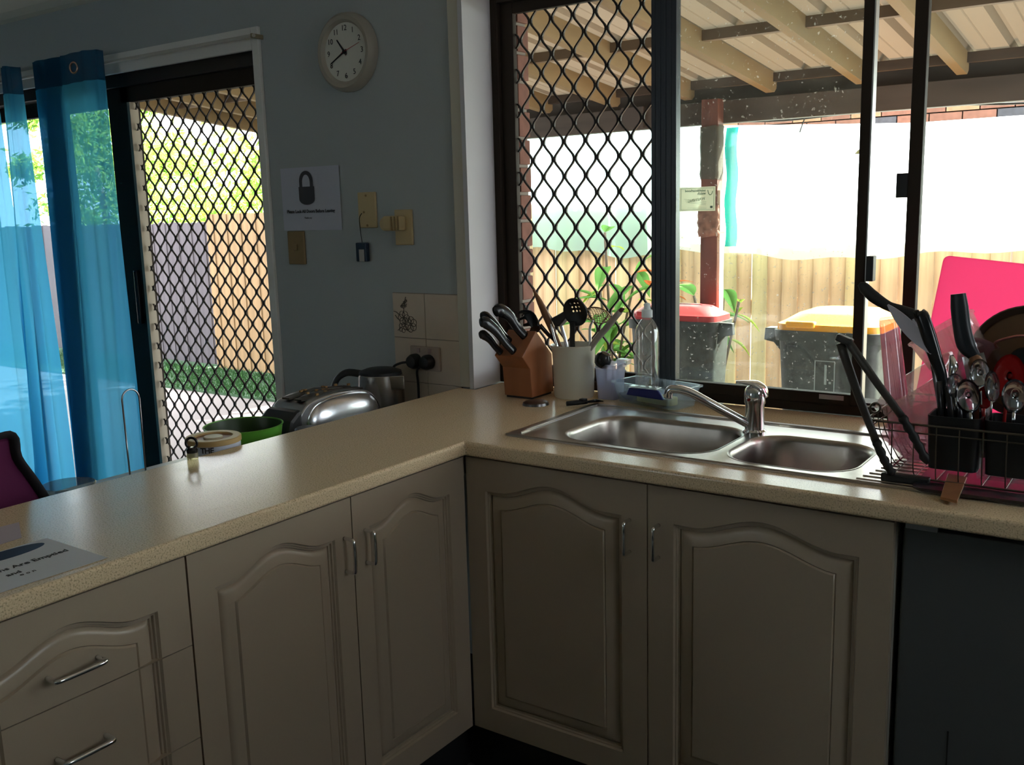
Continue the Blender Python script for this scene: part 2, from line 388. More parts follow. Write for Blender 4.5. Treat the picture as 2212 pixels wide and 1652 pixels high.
# ================================================================== DIAMOND GRILLE
def diamond(bm, x0, x1, z0, z1, yc, cw, ch, t=.0060, d=.006, ph=0., phz=0.):
    """expanded security mesh: vertical zig-zag strands joined at short bars"""
    k0 = int((x0)/(cw/2))-2; k1 = int((x1)/(cw/2))+2
    nb = .15
    for k in range(k0, k1+1):
        xc = k*cw/2+cw/4+ph; sgn = 1 if k % 2 == 0 else -1
        pts = []
        z = z0
        zs = []
        N = int((z1-z0)/(ch/12))
        for i in range(N+1):
            z = z0+(z1-z0)*i/N
            q = ((z-phz)/ch) % 1.0
            # 0..nb node right; to .5 node left
            def f(q):
                if q < nb/2 or q > 1-nb/2: return 1
                if abs(q-.5) < nb/2: return -1
                s = (q-nb/2)/(.5-nb) if q < .5 else (1-q-nb/2)/(.5-nb)
                s = min(max(s, 0), 1)
                return 1-2*(.90*s+.10*(s*s*(3-2*s)))
            x = xc+sgn*f(q)*(cw/4-t*.5)
            pts.append((x, z))
        prev = None
        for x, z in pts:
            if x < x0-.004 or x > x1+.004: prev = None; continue
            cur = [bm.verts.new((x-t/2, yc-d/2, z)), bm.verts.new((x+t/2, yc-d/2, z)), bm.verts.new((x+t/2, yc+d/2, z)), bm.verts.new((x-t/2, yc+d/2, z))]
            if prev:
                for a in range(4): bm.faces.new((prev[a], prev[(a+1) % 4], cur[(a+1) % 4], cur[a]))
            prev = cur
    return bm

# ================================================================== WINDOW
win = bpy.data.objects.new('window_1', None); COL.objects.link(win); win.location = (.6, .75, .9); win['kind'] = 'structure'
FY0, FY1 = .705, .79
bm = BM()
box(bm, WX0+.006, WX0+.036, FY0, FY1+.02, WZ0+.002, WZ1)            # left jamb of frame
box(bm, WX1-.03, WX1, FY0, FY1+.02, WZ0+.002, WZ1)
box(bm, WX0+.036, WX1-.03, FY0, FY1+.02, WZ1-.045, WZ1)
box(bm, WX0+.036, WX1-.03, FY0, FY1+.02, WZ0+.002, WZ0+.028)
obj('window_frame', bm, frame_m, win, bevel=.002)
bm = BM()   # screen frame around grille
box(bm, WX0+.036, -.330, .722, .742, WZ0+.028, 2.055); box(bm, .132, .150, .722, .742, WZ0+.028, 2.055)
box(bm, -.330, .132, .722, .742, WZ0+.028, WZ0+.062); box(bm, -.330, .132, .722, .742, 2.022, 2.055)
obj('screen_frame', bm, frame_m, win, bevel=.002)
obj('diamond_grille', diamond(BM(), -.330, .134, WZ0+.06, 2.024, .737, .0745, .101, t=.0066, ph=.0215, phz=.0245), mesh_m, win)
bm = BM()   # sliding sash one
for a in ((.140, .170), (.170, .196), (.196, .217)): pass
box(bm, .142, .217, .700, .728, .93, 2.055)
for k in range(4): box(bm, .150+k*.016, .156+k*.016, .6975, .7002, .935, 2.05)
obj('meeting_stile', bm, frame2_m, win, bevel=.002)
bm = BM()
box(bm, .706, .731, .700, .728, .93, 2.055); box(bm, .217, .706, .700, .728, .926, .956); box(bm, .217, .706, .700, .728, 2.03, 2.055)
obj('sash_frame', bm, frame_m, win, bevel=.002)
obj('sash_edge_strip', bx(.7312, .7345, .700, .728, .93, 2.05), mat('worn_aluminium', (.45, .45, .45), .4, 1), win)
obj('glass_pane', bx(.214, .708, .712, .716, .953, 2.034), glass_m, win)
bm = BM()   # second sash
box(bm, .812, .843, .745, .772, .93, 2.055); box(bm, .843, 2.14, .745, .772, .926, .95); box(bm, .843, 2.14, .745, .772, 2.03, 2.055); box(bm, 2.14, 2.17, .745, .772, .93, 2.055)
obj('sash_frame', bm, frame_m, win, bevel=.002)
obj('glass_pane', bx(.840, 2.142, .757, .761, .948, 2.034), glassc_m, win)
obj('lower_rail', bx(.15, 2.17, .735, .80, .920, .932), frame_m, win)
obj('window_latch', bx(.786, .8125, .742, .758, 1.449, 1.508), blackm, win, bevel=.002)
obj('window_latch', bx(.7345, .752, .694, .722, 1.247, 1.309), blackm, win, bevel=.002)
obj('frame_label', bx(.627, .690, .6985, .7003, .940, .952), mat('worn_silver_label', (.42, .38, .40), .5), win)

# neighbourhood sign stuck on the outside of the glass, read in mirror from inside
card_m = sheer('pale_green_card', (.80, .82, .70), .72, .75); cardi = mat('faded_green_ink', (.20, .32, .26), .8)
st = thing('window_sticker', 'small pale rectangular notice with mirrored lettering stuck on the window pane', 'sticker', (.275, .718, 1.46))
YS = .7115
def rotq(bm, a): return rot_about(bm, (.275, YS, 1.46), Matrix.Rotation(a, 4, 'Y'))
obj('card', rbox(0, 1, 0, 1, 0, 1, .1) if 0 else rotq(bx(.223, .328, YS-.0006, YS, 1.428, 1.493), -.0), card_m, st)
bm = BM()
for a in ((.227, .3245, 1.4885, 1.4895), (.227, .3245, 1.4315, 1.4325), (.227, .228, 1.4315, 1.4895), (.3235, .3245, 1.4315, 1.4895),
          (.247, .303, 1.4365, 1.4370), (.262, .303, 1.4340, 1.4345)):
    box(bm, a[0], a[1], YS-.0012, YS-.0006, a[2], a[3])
for i in range(3):
    b2 = bx(.236+.004*i, .302, YS-.0012, YS-.0006, 1.4565-.004*i, 1.4571-.004*i); rot_about(b2, (.27, YS, 1.455), Matrix.Rotation(.13, 4, 'Y'))
    me_ = bpy.data.meshes.new('t'); b2.to_mesh(me_); bm.from_mesh(me_)
obj('printed_lines', bm, cardi, st)
MIR = lambda x, z, a=0: basis_m((-math.cos(a), 0, math.sin(a)), (math.sin(a), 0, math.cos(a)), (0, -1, 0), (x, YS-.0009, z))
text_part('lettering', 'neighbourhood', .0098, cardi, st, MIR(.300, 1.4830), .0003, 'LEFT', .0002)
text_part('lettering', 'watch', .0098, cardi, st, MIR(.300, 1.4750), .0003, 'LEFT', .0002)
text_part('lettering', 'WARNING', .0105, cardi, st, MIR(.2985, 1.4615, -.13), .0003, 'LEFT')
bm = BM(); tube(bm, smoothpts([(.306, YS-.0009, 1.484), (.308, YS-.0009, 1.476), (.312, YS-.0009, 1.471), (.318, YS-.0009, 1.474), (.320, YS-.0009, 1.481)], 4), .0009, 5)
obj('emblem', bm, cardi, st)
obj('emblem_badge', bx(.3135, .3205, YS-.0012, YS-.0006, 1.4355, 1.4415), cardi, st)

# brick reveal outside the window
for k in range(17):
    z = .80+k*.086
    b = struct('brick', bx(WX0-.02, -.352+.004*(k % 2), .80, .865, z, z+.076), brick_m) if 0 else None
rev = struct('wall_outer', bx(WX0-.1, -.380, .812, .862, .02, 2.14), mortar_m)
brm = [bx(-.040, .015, -.03, .03, -.038, .038)]
b0 = obj('brick', brm[0], brick_m, None, bevel=.003); b0.location = (-.385, .836, .85); adopt(b0, rev)
for k in range(1, 15):
    c = b0.copy(); COL.objects.link(c); c.location = (-.385+random.uniform(-.002, .002), .836, .85+k*.086); c.parent = rev

# ================================================================== SLIDING DOOR
door = bpy.data.objects.new('door_1', None); COL.objects.link(door); door.location = (-2.2, .66, 0); door['kind'] = 'structure'
bm = BM()
box(bm, DX0, DX1-.004, .600, .72, 1.965, DZ1); box(bm, DX0, DX0+.04, .60, .72, 0, DZ1); box(bm, DX0, DX1-.004, .60, .72, -.02, .03)
obj('door_frame', bm, mat('dark_brown_door_frame', (.03, .022, .018), .5), door, bevel=.002)
bm = BM()
box(bm, -2.262, -2.125, .618, .650, .03, 1.965); box(bm, -2.10, DX1-.006, .618, .650, .03, .11); box(bm, -2.175, DX1-.006, .618, .650, 1.905, 1.965)
obj('screen_door_frame', bm, frame_m, door, bevel=.002)
obj('screen_stile_edge', bx(-2.125, -2.108, .612, .650, .03, 1.905), tan_edge, door)
obj('door_handle', bx(-2.172, -2.150, .600, .620, 1.02, 1.24), blackp, door, bevel=.004)
obj('diamond_grille', diamond(BM(), -2.099, DX1-.004, .10, 1.91, .634, .0700, .0805, t=.0054, ph=.01), mesh_m, door)
obj('jamb_strip', bx(DX1-.022, DX1-.004, .600, .72, 0, 1.965), white_trim, door)
# second, closed glazed panel behind the curtain
bm = BM()
box(bm, -4.36, -4.32, .668, .70, .03, 1.965); box(bm, -2.215, -2.165, .668, .70, .03, 1.965); box(bm, -4.32, -2.215, .668, .70, .03, .11); box(bm, -4.32, -2.215, .668, .70, 1.905, 1.965)
obj('glazed_panel_frame', bm, frame_m, door, bevel=.002)
obj('glass_pane', bx(-4.33, -2.20, .682, .686, .10, 1.91), clearmat('door_glass', (.92, .96, .98), gloss=.04, milk=.03), door)

# ================================================================== CURTAIN + ROD
cu = thing('sheer_curtain', 'sheer blue eyelet curtain drawn to the left of the screen door', 'curtain', (-2.6, .5, .02))
plan_all = [(-2.075, .500), (-2.085, .470), (-2.13, .452), (-2.21, .455), (-2.30, .462), (-2.335, .470), (-2.44, .462), (-2.525, .470), (-2.51, .484), (-2.45, .486), (-2.35, .488),
        (-2.36, .500), (-2.46, .502), (-2.56, .505), (-2.60, .512), (-2.655, .520), (-2.69, .505), (-2.70, .470), (-2.675, .452), (-2.70, .440), (-2.78, .452), (-2.90, .475), (-3.0, .50), (-3.1, .485), (-3.16, .44)]
plans = [plan_all[:13], [(-2.675, .505), (-2.70, .47), (-2.685, .45), (-2.71, .445), (-2.75, .46)], [(-2.835, .48), (-2.87, .465), (-2.92, .48), (-3.0, .50), (-3.1, .485), (-3.16, .44)]]
def cloth_sheet(zs, off=0., which=0):
    bm = BM(); rows = []; pp = smoothpts([(x, y, 0) for x, y in plans[which]], 7)
    for z in zs:
        f = (2.05-z)/1.9; row = []
        for i, p in enumerate(pp):
            s = i/len(pp)
            x = p.x + (p.x+2.075)*.10*f + .006*math.sin(i*.5+z*2)
            if which: x += (.10*f*(1-s) if which == 1 else (.16*f*(1-s)))+(.03*f if which == 1 else 0)-.10*f*s*(which == 1)
            y = p.y - .02*f*math.sin(s*19) + .004*math.sin(i*.8+z*3)+off
            row.append(bm.verts.new((x, y, z)))
        rows.append(row)
    for a, b in zip(rows, rows[1:]):
        for k in range(len(pp)-1): bm.faces.new((a[k], a[k+1], b[k+1], b[k]))
    return bm
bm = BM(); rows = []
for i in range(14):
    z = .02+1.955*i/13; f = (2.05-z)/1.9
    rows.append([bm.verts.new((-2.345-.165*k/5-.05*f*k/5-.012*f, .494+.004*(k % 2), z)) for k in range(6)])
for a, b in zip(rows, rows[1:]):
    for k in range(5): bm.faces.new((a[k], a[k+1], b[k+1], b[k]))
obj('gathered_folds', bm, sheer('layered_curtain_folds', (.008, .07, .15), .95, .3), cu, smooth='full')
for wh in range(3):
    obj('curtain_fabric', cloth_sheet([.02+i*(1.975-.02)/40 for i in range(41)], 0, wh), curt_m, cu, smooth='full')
    obj('header_band', cloth_sheet([1.975, 2.0, 2.03, 2.06, 2.085], 0, wh), hem_m, cu, smooth='full')
def ring(c, R, r, nrm, seg=24):
    nrm = Vector(nrm).normalized(); a = nrm.orthogonal().normalized(); b = nrm.cross(a)
    return tube(BM(), [Vector(c)+a*R*math.cos(2*PI*k/seg)+b*R*math.sin(2*PI*k/seg) for k in range(seg)], r, 8, closed=True)
for c, n in (((-2.20, .447, 2.028), (.15, -1, 0)), ((-2.565, .520, 2.036), (.7, -.7, 0)), ((-2.79, .520, 2.036), (.6, -1, 0))):
    obj('eyelet_ring', ring(c, .020, .004, n), mat('copper_ring', (.65, .42, .32), .25, 1), cu, smooth='full')
rod = thing('curtain_rod', 'thin pale rod above the sliding door, carrying the blue curtain', 'curtain rod', (-2.2, .53, 2.04))
bm = BM()
lathe(bm, [(0, -3.3), (.006, -3.3), (.006, -1.25), (0, -1.25)], (0, .525, 2.045), 12, Matrix(((0, 0, 1), (0, 1, 0), (-1, 0, 0))))
obj('pole', bm, mat('pale_rod', (.55, .52, .47), .4), rod, smooth=True)
obj('bracket', bx(-1.262, -1.254, .518, .569, 2.037, 2.052), mat('stained_bracket', (.30, .26, .17), .6), rod, bevel=.002)

# ================================================================== WALL ITEMS
CK = Vector((-.868, WY, 1.953))
ck = thing('wall_clock', 'round pale wall clock with black hands and a thin red second hand', 'clock', CK)
RX = Matrix.Rotation(PI/2, 4, 'X')     # lathe axis z -> -y
obj('clock_case', lathe(BM(), [(0, 0), (.121, 0), (.1225, .012), (.119, .028), (.110, .036), (.098, .034), (.090, .022), (0, .022)], CK, 48, RX), mat('beige_clock_plastic', (.40, .37, .31), .4), ck, smooth=True)
obj('dial', lathe(BM(), [(0, .0225), (.090, .0225)], CK, 48, RX), mat('off_white_dial', (.66, .66, .60), .6), ck)
for h in range(1, 13):
    a = PI/2-h*PI/6
    text_part('numeral', str(h), .024, ink_m, ck, basis_m((1, 0, 0), (0, 0, 1), (0, -1, 0), (CK.x+.073*math.cos(a), WY-.0232, CK.z+.073*math.sin(a))), .0003)
def hand(name, ang, ln, wd, y, m):
    bm = bx(-wd/2, wd/2, y-.001, y, -.012, ln); 
    for v in bm.verts:
        if v.co.z > 0: v.co.x *= .55
    a = -ang
    bmesh.ops.rotate(bm, verts=bm.verts, cent=(0, 0, 0), matrix=Matrix.Rotation(ang, 3, 'Y'))
    bmesh.ops.translate(bm, verts=bm.verts, vec=(CK.x, 0, CK.z))
    return obj(name, bm, m, ck)
hand('hour_hand', math.radians(322), .050, .0075, WY-.026, ink_m)
hand('minute_hand', math.radians(243), .066, .006, WY-.028, ink_m)
hand('second_hand', math.radians(73), .072, .002, WY-.030, mat('red_hand', (.45, .05, .06), .5))
obj('hand_hub', lathe(BM(), [(.006, .022), (.006, .031), (0, .031)], CK, 16, RX), ink_m, ck)

# paper sign with padlock
sg = thing('paper_sign', 'white paper notice with a black padlock picture, taped to the wall', 'sign', (-1.08, WY, 1.5))
bm = BM(); rows = []
for i in range(9):
    x = -1.228+.285*i/8
    rows.append([bm.verts.new((x, WY-.002-.003*math.sin(i/8*PI*1.5)**2, z)) for z in (1.394, 1.465, 1.535, 1.606)])
for a, b in zip(rows, rows[1:]):
    for k in range(3): bm.faces.new((a[k], a[k+1], b[k+1], b[k]))
obj('sheet', bm, mat('grey_white_sign_paper', (.52, .54, .63), .8), sg)
YP = WY-.0065
arc = [(-1.100+.026*math.cos(a), YP, 1.560+.028*math.sin(a)) for a in [PI*k/12 for k in range(13)]]
bm = BM(); po = [(-1.067, 1.535), (-1.067, 1.560)]+[(-1.100+.033*math.cos(a), 1.560+.034*math.sin(a)) for a in [PI*k/12 for k in range(1, 12)]]+[(-1.133, 1.560), (-1.133, 1.535)]
pi_ = [(-1.100+(x+1.100)*.56, 1.535+(z-1.535)*.78) for x, z in po]
vo = [bm.verts.new((x, YP-.0004, z)) for x, z in po]; vi = [bm.verts.new((x, YP-.0004, z)) for x, z in pi_]
for i_ in range(len(po)-1): bm.faces.new((vo[i_], vo[i_+1], vi[i_+1], vi[i_]))
body = [(-1.137, 1.541), (-1.137, 1.505)]+[(-1.100-.037*math.cos(a), 1.500-.020*math.sin(a)) for a in [PI*k/10 for k in range(11)]]+[(-1.063, 1.541)]
prism(bm, body, YP-.0005, YP+.0003, 'y')
obj('padlock_picture', bm, mat('dark_grey_print', (.06, .06, .07), .8), sg)
FR = lambda x, z: basis_m((1, 0, 0), (0, 0, 1), (0, -1, 0), (x, YP, z))
text_part('sign_lettering', 'Please Lock All Doors Before Leaving', .0152, ink_m, sg, FR(-1.087, 1.458), .0003, 'CENTER', .0003)
text_part('sign_lettering', 'Thank you', .0085, ink_m, sg, FR(-1.10, 1.436), .0003)

def plate(name, label, cat, x0, x1, z0, z1, m):
    t = thing(name, label, cat, ((x0+x1)/2, WY, (z0+z1)/2))
    obj('cover_plate', bx(x0, x1, WY-.009, WY-.0005, z0, z1), m, t, bevel=.003)
    return t
t = plate('light_switch', 'tall brownish light switch plate just below the padlock notice', 'switch', -1.208, -1.126, 1.277, 1.392, brown_p)
obj('rocker', bx(-1.175, -1.158, WY-.013, WY-.008, 1.325, 1.348), brown_p, t, bevel=.002)
t = plate('wall_socket_plate', 'cream wall plate with a small gadget hanging from its cord', 'plate', -.862, -.784, 1.399, 1.514, cream_p)
for sx_, sz_ in ((-.835, 1.450), (-.823, 1.503), (-.823, 1.407)): obj('screw', lathe(BM(), [(.004, 0), (.004, .006), (0, .006)], (sx_, WY-.005, sz_), 10, RX), brown_p, t)
g = thing('hanging_gadget', 'small black device with pale label hanging on a cord', 'device', (-.845, WY-.012, 1.29))
obj('device_body', bx(-.868, -.822, WY-.024, WY-.006, 1.290, 1.352), mat('dark_blue_black_plastic', (.02, .04, .07), .35), g, bevel=.003)
obj('device_label', bx(-.852, -.830, WY-.0255, WY-.0238, 1.291, 1.330), mat('grey_label', (.45, .44, .43), .6), g)
obj('hanging_cord', tube(BM(), smoothpts([(-.837, WY-.018, 1.447), (-.847, WY-.020, 1.43), (-.848, WY-.017, 1.39), (-.845, WY-.015, 1.352)], 4), .0014, 6), rubber, g)
t = plate('timer_socket', 'cream wall plate right of the hanging gadget, with round dial adaptor', 'plate', -.705, -.633, 1.343, 1.455, cream_p)
obj('adaptor', bx(-.728, -.655, WY-.045, WY-.008, 1.389, 1.436), cream_p, t, bevel=.008)
for k in range(3): obj('adaptor_rib', bx(-.688+.014*k, -.683+.014*k, WY-.049, WY-.044, 1.391, 1.434), brown_p, t, bevel=.001)
obj('dial_knob', lathe(BM(), [(.023, 0), (.022, .012), (0, .013)], (-.728, WY-.018, 1.411), 20, RX), cream_p, t, smooth=True)
obj('dial_centre', lathe(BM(), [(.004, 0), (.004, .003), (0, .003)], (-.728, WY-.031, 1.411), 10, RX), ink_m, t)

# splashback tiles on the end wall
spl = struct('wall_tiles', bx(-.731, -.458, WY-.005, WY, .62, 1.191), grout_m)
tl = None
for r in range(4):
    for c in range(2):
        x0 = -.729+c*.1355; z1 = 1.189-r*.1445
        if tl is None:
            tl = obj('tile', bx(0, .1335, 0, .004, -.1425, 0), tile_m, None, bevel=.0012); tl.location = (x0, WY-.009, z1); tl.parent = spl; cur = tl
        else:
            cur = tl.copy(); COL.objects.link(cur); cur.location = (x0, WY-.009, z1); cur.parent = spl
        if r == 0 and c == 0: ftile = cur
bm = BM(); yt = WY-.0095
def petal(bm, cx, cz, R, r, n, a0=0):
    for k in range(n):
        a = a0+2*PI*k/n
        tube(bm, [(cx+math.cos(a)*r+math.cos(q)*R, yt, cz+math.sin(a)*r+math.sin(q)*R) for q in [2*PI*j/10 for j in range(11)]], .0010, 4, cap=False)
petal(bm, -.684, 1.110, .011, .013, 6); petal(bm, -.655, 1.090, .012, .014, 6, .4); petal(bm, -.684, 1.110, .003, .001, 3); petal(bm, -.690, 1.078, .007, .010, 5)
for pts in (([(-.70, 1.118), (-.715, 1.128), (-.726, 1.130)]), ([(-.684, 1.125), (-.680, 1.15), (-.672, 1.178)]), ([(-.684, 1.14), (-.692, 1.152)]), ([(-.68, 1.148), (-.668, 1.156)]), ([(-.70, 1.10), (-.712, 1.108), (-.72, 1.118)]), ([(-.70, 1.075), (-.712, 1.068)]), ([(-.675, 1.072), (-.66, 1.066)])):
    tube(bm, [(x, yt, z) for x, z in pts], .0013, 4)
for x, z in ((-.678, 1.160), (-.684, 1.153), (-.672, 1.165), (-.690, 1.147), (-.676, 1.149)): petal(bm, x, z, .004, .001, 2)
fp = obj('flower_print', bm, print_m); fp.parent = spl
t = thing('power_point', 'double power point on the beige tiles, with two black plugs', 'power point', (-.594, WY-.009, .983))
obj('cover_plate', bx(-.656, -.534, WY-.018, WY-.009, .944, 1.022), mat('beige_power_plate', (.42, .34, .28), .5), t, bevel=.003)
for sx_ in (-.625, -.578): obj('rocker', bx(sx_, sx_+.012, WY-.022, WY-.017, 1.002, 1.016), mat('pinkish_switch', (.40, .30, .29), .5), t, bevel=.001)
for i, x in enumerate((-.631, -.577)):
    p = thing('power_plug', ('left round black plug in the double power point, cord bending to the kettle', 'right round black plug in the double power point, cord dropping straight down')[i], 'plug', (x, WY-.02, .974))
    obj('plug_body', lathe(BM(), [(.024, 0), (.024, .018), (.019, .030), (0, .033)], (x, WY-.018, .974), 24, RX), rubber, p, smooth=True)
    if i == 0: pts = [(x-.015, WY-.035, .972), (x-.04, WY-.05, .968), (x-.062, WY-.06, .955), (-.705, WY-.040, .925), (-.722, WY-.034, .87), (-.718, WY-.034, .80), (-.70, WY-.034, .753)]
    else: pts = [(x-.02, WY-.035, .962), (x-.038, WY-.035, .945), (x-.040, WY-.03, .90), (x-.040, WY-.03, .83), (x-.03, WY-.04, .76)]
    obj('power_cord', tube(BM(), smoothpts(pts, 5), .004, 8), rubber, p, smooth='full')

# ================================================================== KITCHEN UNITS
CT = .90; TH = .035
# worktop: L shape with cut-outs for the two bowls
SX0, SX1, SY0, SY1 = .045, 1.42, .098, .535
B1 = (.165, .555, .135, .430); B2 = (.585, .865, .135, .405)
def plate_with_holes(outer, holes, z):
    bm = BM(); edges = []
    loops = []
    for lp in [outer]+holes:
        v = [bm.verts.new((x, y, z)) for x, y in lp]; loops.append(v)
        edges += [bm.edges.new((v[i], v[(i+1) % len(v)])) for i in range(len(v))]
    bmesh.ops.triangle_fill(bm, use_beauty=True, edges=edges)
    return bm, loops
outerL = [(0, 0), (2.35, 0), (2.35, WY), (2.2, WY), (2.2, .706), (WX0+.013, .706), (WX0+.013, WY-.0145), (-.466, WY-.0145), (-.466, -1.45), (0, -1.45)]
hole = [(.14, .12), (.89, .12), (.89, .445), (.14, .445)]
bm, lps = plate_with_holes(outerL, [hole], CT)
for f in bm.faces:
    if f.normal.z < 0: f.normal_flip()
ext = bmesh.ops.extrude_face_region(bm, geom=list(bm.faces))
bmesh.ops.translate(bm, verts=[v for v in ext['geom'] if isinstance(v, bmesh.types.BMVert)], vec=(0, 0, -TH))
bmesh.ops.dissolve_limit(bm, angle_limit=.01, verts=bm.verts, edges=bm.edges)
bmesh.ops.recalc_face_normals(bm, faces=bm.faces)
ctop = obj('worktop', bm, counter_m, None, bevel=.007)
ctop.modifiers['bevel'].segments = 4
tag(ctop, 'L-shaped speckled beige laminate worktop running under the window and down the left', 'worktop')

# --- moulded doors
OFF = [0, .003, .006, .0075, .011, .0125, .015, .019, .025, .042, .044, .047]
HGT = {-1: 0, 0: 0, .003: -.0050, .006: -.0050, .0075: -.0095, .011: -.0095, .0125: -.0130, .015: -.0095, .019: -.0066, .025: -.0048, .042: -.0025, .044: -.0050, .047: 0, 9: 0}
KS = sorted(HGT)
def hprof(d):
    if d <= 0: return 0
    if d >= .047: return 0
    for a, b in zip(KS, KS[1:]):
        if a <= d <= b: return HGT[a]+(HGT[b]-HGT[a])*(d-a)/(b-a)
    return 0
def mould(W, z0, z1, zc0, zc1, m0, m1, mb, topz, rise, origin, U, N, thick=.017, arch=True):
    """raised-panel face. full panel spans zc0..zc1; this slice z0..z1"""
    U = Vector(U); N = Vector(N); origin = Vector(origin)
    us = [0]+[m0+d for d in OFF]+[m0+.047+(W-m0-m1-.094)*k/30 for k in range(1, 30)]+[W-m1-d for d in OFF[::-1]]+[W]
    def top(u):
        s = abs(2*(u-m0)/(W-m0-m1)-1); s = min(1, s)
        b = .5*(1+math.cos(PI*min(1, s/.80)))
        return topz+rise*b
    bm = BM(); grid = []
    for u in us:
        T = top(u); lo = zc0+mb
        vs1 = [zc0]+[lo+d for d in OFF]; vs3 = [T-d*1.0 for d in OFF[::-1]]+[zc1]
        a, b = vs1[-1], vs3[0]; allv = vs1+[a+(b-a)*k/10 for k in range(1, 10)]+vs3
        allv = [min(max(v, z0), z1) for v in allv]
        col = []
        for v in allv:
            d = min(u-m0, W-m1-u, v-lo, (T-v))
            col.append((u, v, hprof(d)))
        grid.append(col)
    V = [[bm.verts.new(origin+U*u+Vector((0, 0, v))+N*h) for u, v, h in c] for c in grid]
    for a, b in zip(V, V[1:]):
        for k in range(len(a)-1):
            if (a[k].co-a[k+1].co).length < 1e-7 and (b[k].co-b[k+1].co).length < 1e-7: continue
            bm.faces.new((a[k], b[k], b[k+1], a[k+1]))
    # back and sides
    q = [origin+U*x+Vector((0, 0, z)) for x, z in ((0, z0), (W, z0), (W, z1), (0, z1))]
    qf = [p+N*0 for p in q]; qb = [p-N*thick for p in q]
    F = [bm.verts.new(p) for p in qf]; B = [bm.verts.new(p) for p in qb]
    for i in range(4): bm.faces.new((F[i], F[(i+1) % 4], B[(i+1) % 4], B[i]))
    bm.faces.new(B[::-1])
    bmesh.ops.remove_doubles(bm, verts=bm.verts, dist=1e-6)
    bmesh.ops.recalc_face_normals(bm, faces=bm.faces)
    return bm
def dhandle(c, axis, N, L=.072, out=.028, r=.0042):
    c = Vector(c); a = Vector(axis); n = Vector(N)
    pts = [c-a*L/2, c-a*L/2+n*out*.7, c-a*(L/2-.008)+n*out, c+a*(L/2-.008)+n*out, c+a*L/2+n*out*.7, c+a*L/2]
    bm = tube(BM(), smoothpts(pts, 4), r, 10)
    return bm
DZ0, DZ1_, = .152, .859
rx = thing('sink_cabinet', 'cream two-door base cabinet under the sink, arched raised panels', 'cabinet', (.5, .3, 0))
bm = BM(); box(bm, .0, .985, .034, .05, .15, .16); box(bm, .969, .985, .034, .56, .15, .864); box(bm, -.012, .004, .034, .56, .15, .864); box(bm, .004, .969, .034, .56, .15, .166)
obj('carcass', bm, carc_m, rx)
N = (0, -1, 0)
for x0, W, m0, m1, hx, in ((-.012, .4895, .056, .062, .436), (.4805, .5045, .060, .060, .506)):
    d = obj('cabinet_door', mould(W, DZ0, DZ1_, DZ0, DZ1_, m0, m1, .062, .781, .036, (x0, .015, 0), (1, 0, 0), N), cab_m, rx, smooth=True)
    obj('handle', dhandle((hx, .015, .737), (0, 0, 1), N), chrome, d, smooth='full')
N = (1, 0, 0)
lx = thing('peninsula_cabinet', 'cream two-door base cabinet in the left-hand run, arched raised panels', 'cabinet', (-.25, -.4, 0))
bm = BM(); box(bm, -.45, -.034, -.787, -.771, .15, .864); box(bm, -.45, -.034, -.02, -.004, .15, .864); box(bm, -.45, -.034, -.771, -.02, .15, .166); box(bm, -.46, -.45, -.787, .5, .15, .864)
obj('carcass', bm, carc_m, lx)
for y0, W, m0, m1, hy in ((-.7865, .4080, .055, .050, -.402), (-.3755, .3855, .050, .058, -.340)):
    d = obj('cabinet_door', mould(W, DZ0, DZ1_, DZ0, DZ1_, m0, m1, .062, .781, .036, (-.015, y0, 0), (0, 1, 0), N), cab_m, lx, smooth=True)
    obj('handle', dhandle((-.015, hy, .740), (0, 0, 1), N), chrome, d, smooth='full')
dx = thing('drawer_cabinet', 'cream drawer stack at the far left end of the kitchen run', 'cabinet', (-.25, -1.1, 0))
bm = BM(); box(bm, -.45, -.034, -1.44, -1.424, .15, .864); box(bm, -.45, -.034, -.806, -.790, .15, .864); box(bm, -.46, -.45, -1.44, -.79, .15, .864); box(bm, -.45, -.034, -1.424, -.806, .15, .166)
obj('carcass', bm, carc_m, dx)
zz = [(.6945, DZ1_), (.5155, .6925), (.334, .5135), (DZ0, .332)]
for (a, b), hz in zip(zz, (.745, .607, .43, .25)):
    d = obj('drawer', mould(.46, a, b, DZ0, DZ1_, .07, .062, .062, .781, .036, (-.015, -1.2505, 0), (0, 1, 0), N), cab_m, dx, smooth=True)
    obj('handle', dhandle((-.015, -1.013, hz), (0, 1, 0), N, L=.085), chrome, d, smooth='full')
obj('end_panel', bx(-.034, -.015, -1.44, -1.2535, .15, DZ1_), cab_m, dx)
tag(obj('kickboard', prism(BM(), [(.985, .07), (-.075, .07), (-.075, -1.44), (-.09, -1.44), (-.09, .085), (.985, .085)], 0, .15, 'z'), kick_m), 'black recessed kickboard along the floor under the cream cabinets', 'kickboard')
dw = thing('dishwasher', 'flat black appliance front under the worktop, right of the sink doors', 'dishwasher', (1.3, .3, 0))
dwm = mat('charcoal_appliance', (.09, .095, .095), .55)
obj('front_panel', bx(.995, 1.60, .045, .56, .10, .845), dwm, dw, bevel=.003)
obj('control_strip', bx(1.0, 1.055, .038, .046, .845, .857), mat('grey_strip', (.25, .25, .25), .5), dw)
obj('door_seam', bx(1.090, 1.0925, .0435, .046, .10, .46), gap_m, dw)

